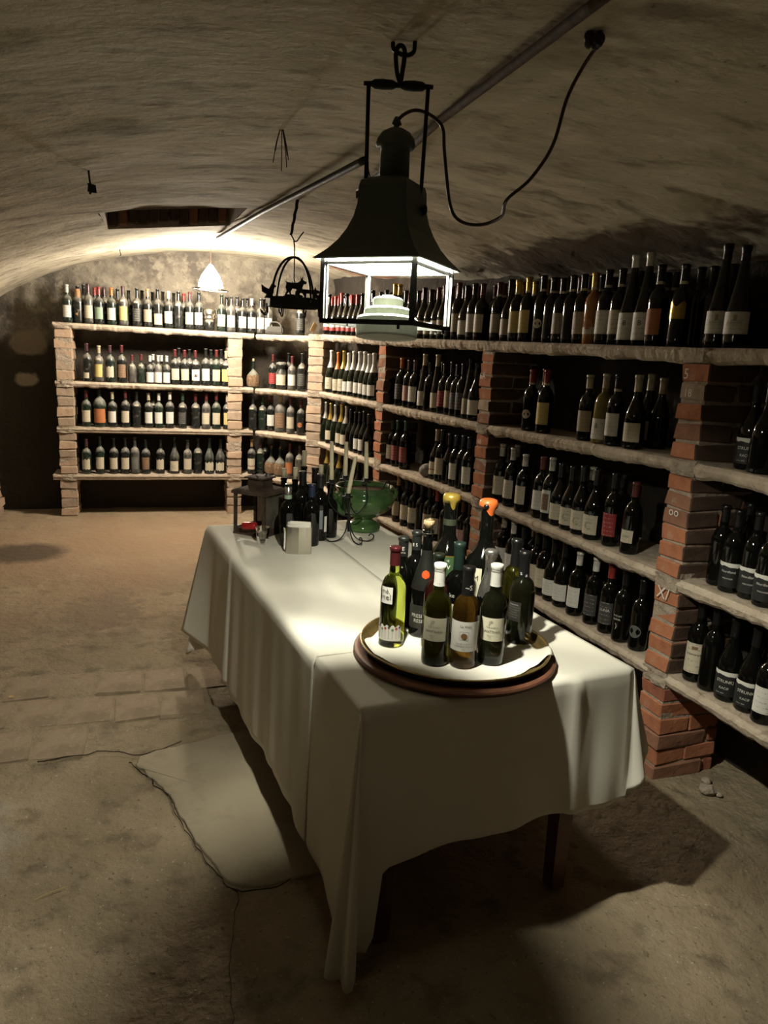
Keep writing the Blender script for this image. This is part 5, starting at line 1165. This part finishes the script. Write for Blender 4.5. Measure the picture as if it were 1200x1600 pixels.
# 12 silver foil
o, f = tray_bottle(.930, 1.826, 'c', .302, .039, G['black'], None, 'sparkling bottle with crumpled silver foil behind right white-capped bottle')
bm = bmesh.new(); L = [(f(z) + .0015 + (.0012 * sin(z * 900)), z) for z in [.165 + .0065 * k for k in range(20)]] + [(.020, .292), (.021, .300), (.014, .306)]; lathe(bm, L, 30, cap1=True, flute=lambda a, z: .03 * sin(a * 7 + z * 60)); link('silver_foil', tomesh(bm, 'sf', silverf), o)
# 13 smoky bottle on the right with text block, 14 behind
o, f = tray_bottle(1.062, 1.862, 'b', .284, .0385, gl_d, CAPM['k'], 'smoky dark bottle with black text label, right end of tray', capz=.72); q = lab(o, .0385, .284, .075, .135, .55, mat('grey_text_label', (.030, .030, .027), .5), 'label', -.55)
for k, s_ in enumerate(('MOSCATO', 'VINO BIANCO', 'SECCO DELLE', 'COLLINE', 'PRODOTTO', 'IN ITALIA')): wrap_text('lettering', s_, .0062, .0395, .124 - k * .0078, -.58, inkg if k else inkw, q)
wrap_text('mark', '%', .012, .0166, .215, -.5, inkw, o); wrap_text('mark', '&', .012, .0166, .210, .5, inkw, o)
o, f = tray_bottle(1.076, 1.945, 'b', .300, .0375, gl_o, CAPM['k'], 'olive bottle with black capsule behind the text-labelled bottle', capz=.72)

# ================================================================ far end of the table
# candelabrum
ZT = TOPZ + .0035
cb = empty('candelabrum', (.884, 3.235, ZT), 0); tag(cb, 'black wrought iron candelabrum with scrolled feet beside green urn', 'candlestick')
def P3(*L): return smoothpts(L, 6)
bm = bmesh.new(); tube(bm, [(0, 0, .045), (0, 0, .215)], .0045, 8); obj('stem', bm, iron, cb, smooth=True)
for k in range(3):
    a = [pi + .25, -.35, -pi / 2 + .3][k]; ca, sa = cos(a), sin(a); bm = bmesh.new()
    pts = P3((.004 * ca, .004 * sa, .13), (.012 * ca, .012 * sa, .06), (.04 * ca, .04 * sa, .015), (.085 * ca, .085 * sa, .004), (.115 * ca, .115 * sa, .014), (.122 * ca, .122 * sa, .032), (.108 * ca, .108 * sa, .040), (.098 * ca, .098 * sa, .030))
    tube(bm, pts, .0030, 6); obj('scroll_foot', bm, iron, cb, smooth=True)
arms = [((-.088, .01), .285, (-.005, 0), .190), ((-.018, .03), .30, (.003, .01), .170), ((-.015, -.02), .225, (.030, 0), .185), ((.080, .01), .290, (-.006, 0), .185)]
for k, ((ax, ay), zb, (tx, ty), hh) in enumerate(arms):
    bm = bmesh.new(); tube(bm, P3((0, 0, .12 + .02 * k), (ax * .5, ay * .5, .13), (ax * 1.1, ay * 1.1, .19), (ax, ay, zb - .012)), .003, 6); obj('arm', bm, iron, cb, smooth=True)
    bm = bmesh.new(); lathe(bm, [(.004, zb - .014), (.022, zb - .010), (.026, zb - .006), (.012, zb - .004), (.013, zb + .010)], 18, (ax, ay, 0), cap1=True); obj('drip_cup', bm, iron, cb, smooth=True)
    bm = bmesh.new(); tube(bm, [(0, 0, 0), (tx * .5, ty * .5, hh * .5), (tx, ty, hh - .004), (tx, ty, hh)], .01, 14, rf=lambda t: .0112 - .0038 * t)
    c_ = obj('taper_candle', bm, wax, smooth=True, loc=(.884 + ax, 3.235 + ay, ZT + zb - .002)); tag(c_, ['leftmost ivory taper candle in the iron candelabrum', 'second ivory taper candle from the left in the candelabrum', 'tilted ivory taper candle in the front of the candelabrum', 'rightmost ivory taper candle in the iron candelabrum'][k], 'candle', 'taper candles in the candelabrum')
# green urn
un = empty('ceramic_urn', (1.020, 3.455, ZT), .3); tag(un, 'green glazed ceramic urn with scroll handles on footed base', 'urn')
fl_ = lambda a, z: .035 * abs(sin(a * 9)) * (1 if .075 < z < .155 else 0) * sin(pi * min(1, max(0, (z - .075) / .08)))
bm = bmesh.new(); lathe(bm, [(.052, 0), (.086, .001), (.088, .012), (.086, .032), (.070, .040), (.050, .052), (.046, .062), (.075, .076), (.110, .098), (.138, .125), (.152, .150), (.156, .170), (.150, .186), (.140, .198), (.138, .206), (.146, .216), (.150, .224), (.146, .230), (.136, .228), (.130, .215), (.128, .19)], 72, cap0=True, flute=fl_); obj('body', bm, greenglaze, un, smooth=True)
bm = bmesh.new(); lathe(bm, [(.129, .205), (.09, .206), (.01, .204)], 40, cap1=True); q = obj('liner', bm, darkglaze, un, smooth=True); q['label'] = 'dark brown glazed interior'
for sgn in (-1, 1):
    bm = bmesh.new(); tube(bm, smoothpts([(sgn * .118, 0, .100), (sgn * .150, 0, .122), (sgn * .182, 0, .158), (sgn * .192, 0, .180), (sgn * .180, 0, .192), (sgn * .168, 0, .184), (sgn * .172, 0, .172)], 6), .012, 12, rf=lambda t: .022 - .012 * t); obj('scroll_handle', bm, greenglaze, un, smooth=True)
bm = bmesh.new(); tube(bm, smoothpts([(.07, -.05, .20), (.085, -.055, .235), (.10, -.06, .262), (.112, -.06, .25), (.11, -.055, .225)], 6), .0035, 8); tag(obj('iron_ladle_hook', bm, iron, smooth=True, loc=(1.020, 3.455, ZT)), 'dark curled ladle handle sticking out of the green urn', 'ladle')
# rusted box lantern
bl2 = empty('box_lantern', (.492, 3.440, ZT), radians(-43)); tag(bl2, 'rusty old iron box lantern with domed vent on far table corner', 'lantern')
hw = .082
for a, b in ((-1, -1), (1, -1), (1, 1), (-1, 1)):
    bm = bmesh.new(); box(bm, (a * hw, b * hw, .105), (.013, .013, .205), 0, .001); obj('post', bm, rusty, bl2)
bm = bmesh.new(); box(bm, (0, 0, .006), (.18, .18, .010)); obj('base', bm, rusty, bl2)
bm = bmesh.new()
for c, s in (((0, -hw, .022), (.17, .004, .026)), ((-hw, 0, .022), (.004, .17, .026)), ((hw, 0, .022), (.004, .17, .026)), ((0, hw, .022), (.17, .004, .026))): box(bm, c, s)
obj('pierced_skirt', bm, rusty, bl2)
bm = bmesh.new(); R = sqloft(bm, [(.086, .196), (.098, .200), (.096, .214), (.080, .222), (.050, .232)]); bm.faces.new(R[-1]); bm.faces.new(R[0][::-1]); obj('roof', bm, rusty, bl2)
bm = bmesh.new(); R = sqloft(bm, [(.042, .230), (.042, .268), (.055, .270), (.053, .277), (.03, .284)]); bm.faces.new(R[-1]); obj('vent', bm, rusty, bl2)
bm = bmesh.new(); tube(bm, smoothpts([(-.028, 0, .284), (-.026, 0, .300), (-.006, 0, .315), (.022, 0, .305), (.036, 0, .290), (.026, 0, .282)], 5), .003, 6); obj('ring_handle', bm, iron, bl2, smooth=True)
bm = bmesh.new(); box(bm, (0, hw, .115), (.15, .002, .16)); box(bm, (hw, 0, .115), (.002, .15, .16)); obj('glass_pane', bm, mat('grimy_glass', (.35, .33, .27), .35, trans=.6, mott=(12, (.14, .12, .09), 4, .4, .65)), bl2)
bm = bmesh.new(); lathe(bm, [(.017, 0), (.018, .004), (.018, .068), (.014, .072)], 20, cap0=True, cap1=True)
rc = obj('red_candle', bm, redwax, smooth=True, loc=(.405, 3.37, ZT + .052)); rc.rotation_euler = (0, pi / 2 - .12, radians(-38)); tag(rc, 'short red candle lying in the box lantern', 'candle')
# tumbler
bm = bmesh.new(); lathe(bm, [(.0, .004), (.020, .004), (.0225, .008), (.031, .078), (.0325, .078), (.0245, .002), (.022, 0), (.0, 0)][1:-1], 24, cap0=True, cap1=True)
tm = obj('glass_tumbler', bm, clear, smooth=True, loc=(.477, 3.230, ZT)); tag(tm, 'small clear tumbler with paper scraps before the box lantern', 'glass')
for k in range(3):
    bm = bmesh.new(); box(bm, (random.uniform(-.008, .008), random.uniform(-.008, .008), .035 + .01 * k), (.020, .006, .03), k * 1.1, .003); c_ = obj('paper_scrap', bm, linen, loc=(.477, 3.230, ZT)); tag(c_, ['lowest', 'middle', 'topmost'][k] + ' white paper scrap inside the small clear tumbler', 'paper', 'paper scraps in the tumbler')
bm = bmesh.new(); box(bm, (0, 0, .005), (.045, .018, .008), .3, .003); tag(obj('paper_twist', bm, linen, loc=(.385, 3.29, ZT)), 'small white paper twist left of the tumbler', 'paper')
# napkin dispenser
nd = empty('napkin_dispenser', (.612, 3.060, ZT), radians(-12)); tag(nd, 'steel napkin dispenser standing in front of the dark table bottles', 'dispenser')
bm = bmesh.new(); sec = [(-.052, .045), (-.056, -.03), (-.05, -.034), (-.03, -.04), (0, -.046), (.03, -.044), (.052, -.036), (.056, -.03), (.052, .045)]
for z0 in (0,):
    lo = [bm.verts.new((x, y, .0)) for x, y in sec]; hi = [bm.verts.new((x, y, .122)) for x, y in sec]
    for k in range(len(sec)): j = (k + 1) % len(sec); bm.faces.new((lo[k], lo[j], hi[j], hi[k]))
    bm.faces.new(lo[::-1])
obj('steel_case', bm, chrome, nd)
bm = bmesh.new()
for k in range(7): box(bm, (random.uniform(-.004, .004), -.028 + k * .011, .065), (.092, .006, .122 + random.uniform(0, .014)), random.uniform(-.03, .03), .004)
obj('paper_napkins', bm, linen, nd)
bm = bmesh.new(); box(bm, (-.062, 0, .058), (.012, .04, .085), .1, .008); obj('loose_napkin', bm, linen, nd)
# dark bottles at the far end
def fb(x, y, s, h, cap, label, gm=None, z=None): return tray_bottle(x, y, s, h, RAD.get(s, .037), gm or G['black'], cap, label, z=ZT if z is None else z, n=24)
o, f = fb(.583, 3.185, 'b', .285, None, 'dark bottle with silver screw cap beside the napkin dispenser')
bm = bmesh.new(); lathe(bm, [(.0165, .228), (.0165, .284), (.013, .286)], 20, cap1=True); link('screw_cap', tomesh(bm, 'sc', silverf), o); bm = bmesh.new(); lathe(bm, [(.0168, .218), (.0172, .236)], 20); link('green_neck_band', tomesh(bm, 'gb', mat('pale_green_band', (.30, .40, .30), .5)), o)
lab(o, .0375, .285, .07, .155, .35, mat('dark_outlined_label', (.05, .05, .05), .5), 'label', .2)
fb(.668, 3.290, 'b', .325, CAPM['k'], 'tallest dark bottle behind the napkin dispenser')
fb(.690, 3.175, 'b', .285, CAPM['b'], 'short dark bottle with matt capsule right behind napkin dispenser')
o, f = fb(.750, 3.270, 'b', .315, dkcap, 'dark bottle with blue-grey side label left of the candelabrum'); lab(o, .0375, .3, .06, .15, .4, mat('blue_grey_label', (.16, .19, .22), .5), 'label', .0); lab(o, .0375, .3, .045, .12, .25, plain_w, 'label', .9)
fb(.752, 3.405, 'b', .325, CAPM['k'], 'dark bottle behind the blue-grey labelled bottle')
o, f = fb(.690, 3.080 - .0, 'b', .20, None, 'small dark bottle with red label right of napkin dispenser', G['black']) if False else (None, None)
# ivory candle stubs in dark bottle necks behind
for k, (x, y, h_, c_) in enumerate(((.660, 3.43, .285, .055), (.628, 3.56, .27, .045), (.720, 3.52, .335, .075), (.808, 3.52, .28, .060), (.812, 3.325, .28, .04))):
    o, f = fb(x, y, 'b', h_ - .02, None, ['dark candle bottle nearest the box lantern', 'dark candle bottle second from the box lantern', 'dark candle bottle with the tallest ivory stub', 'dark candle bottle left of the green urn', 'dark candle bottle beside the green urn and candelabrum'][k])
    bm = bmesh.new(); tube(bm, [(0, 0, 0), (.001, 0, c_)], .0115, 12); q = obj('candle_stub', bm, wax, smooth=True, loc=(x, y, ZT + h_ - .018)); tag(q, ['ivory candle stub nearest the box lantern', 'ivory candle stub second from the box lantern', 'tallest ivory candle stub behind the dark bottles', 'ivory candle stub left of the green urn', 'short ivory candle stub beside the candelabrum'][k], 'candle', 'ivory candle stubs in dark bottles')

# ================================================================ odds and ends
# things on the back rack top
ol = empty('oil_lamp', (.553, 7.495, 1.821)); tag(ol, 'small oil lamp with ribbed metal collar on the back rack top', 'lamp')
bm = bmesh.new(); lathe(bm, [(.040, 0), (.046, .004), (.050, .03), (.047, .08), (.042, .105)], 20, cap0=True, cap1=True); obj('glass_font', bm, G['dust'], ol, smooth=True)
bm = bmesh.new(); lathe(bm, [(.046, .105), (.056, .112), (.060, .125), (.054, .135), (.060, .150), (.066, .165), (.060, .180), (.062, .195), (.05, .21), (.02, .22)], 22, cap0=True, cap1=True); obj('ribbed_collar', bm, chrome, ol, smooth=True)
gm_ = empty('metal_iron', (1.185, 7.40, 1.817), -.7); tag(gm_, 'dusty grey metal tool on the corner top shelf', 'tool')
bm = bmesh.new(); box(bm, (0, 0, .045), (.20, .07, .07), 0, .012); bmesh.ops.bevel(bm, geom=list(bm.edges), offset=.012, segments=2, affect='EDGES'); obj('body', bm, greyiron, gm_)
bm = bmesh.new(); tube(bm, smoothpts([(-.06, 0, .08), (-.05, 0, .115), (.0, 0, .125), (.05, 0, .11), (.07, 0, .08)], 5), .009, 8); obj('handle', bm, greyiron, gm_, smooth=True)
bm = bmesh.new(); tube(bm, [(-.10, 0, .06), (-.19, .01, .075)], .006, 8); obj('spout', bm, greyiron, gm_)
bm = bmesh.new(); box(bm, (0, 0, 0), (.05, .003, .085), .2); tg = obj('paper_tag', bm, mat('buff_tag', (.55, .40, .20), .7), loc=(1.455, 6.84, 1.89)); tg.rotation_euler = (.1, .45, .3); tag(tg, 'buff paper tag leaning at the end of the corner shelf', 'tag')
bm = bmesh.new(); lathe(bm, [(.07, 0), (.10, .004), (.105, .010), (.06, .012)], 28, cap0=True, cap1=True); pl = obj('pale_plate', bm, mat('pale_stoneware', (.50, .43, .32), .5), loc=(1.10, 7.345, 1.75)); bpy.data.objects.remove(pl)
# floor bits
rb = empty('rubble', (2.085, 2.06, 0)); tag(rb, 'broken lump of grey mortar on floor by brick pillar', 'rubble')
for k, (x, y, r_) in enumerate(((0, 0, .032), (.05, .06, .020), (.03, -.03, .014))):
    bm = bmesh.new(); bmesh.ops.create_icosphere(bm, subdivisions=2, radius=r_)
    for v in bm.verts: v.co *= 1 + .35 * nz(v.co.x * 50 + k, v.co.y * 50, v.co.z * 50); v.co.z *= .6
    obj('lump', bm, mortarm, rb, loc=(x, y, r_ * .5))
bm = bmesh.new(); tube(bm, smoothpts([(-.353, 2.065, .006), (-.31, 2.085, .008), (-.266, 2.10, .006)], 4), .0014, 5); tag(obj('straw', bm, mat('dry_straw', (.42, .33, .14), .7)), 'single dry straw lying on the floor at lower left', 'straw')
bm = bmesh.new(); box(bm, (0, 0, 0), (.02, .014, .003), .5, .003); tag(obj('dry_leaf', bm, mat('yellow_leaf', (.48, .33, .10), .7), loc=(-.638, 3.46, .012)), 'tiny yellow leaf on the paving at the left edge', 'leaf')
# masonry stub at the far left edge
sb_ = empty('masonry_stub', (-1.47, 7.45, 0)); tag(sb_, 'low crumbling masonry stub at the left edge', 'masonry')
for k in range(7):
    bm = bmesh.new(); box(bm, (.01 * sin(k * 2), 0, .04 + .085 * k), (.22 - .018 * k, .24, .07), .1 * sin(k * 3), .012); obj('brick', bm, BRK[3 + k % 2], sb_)
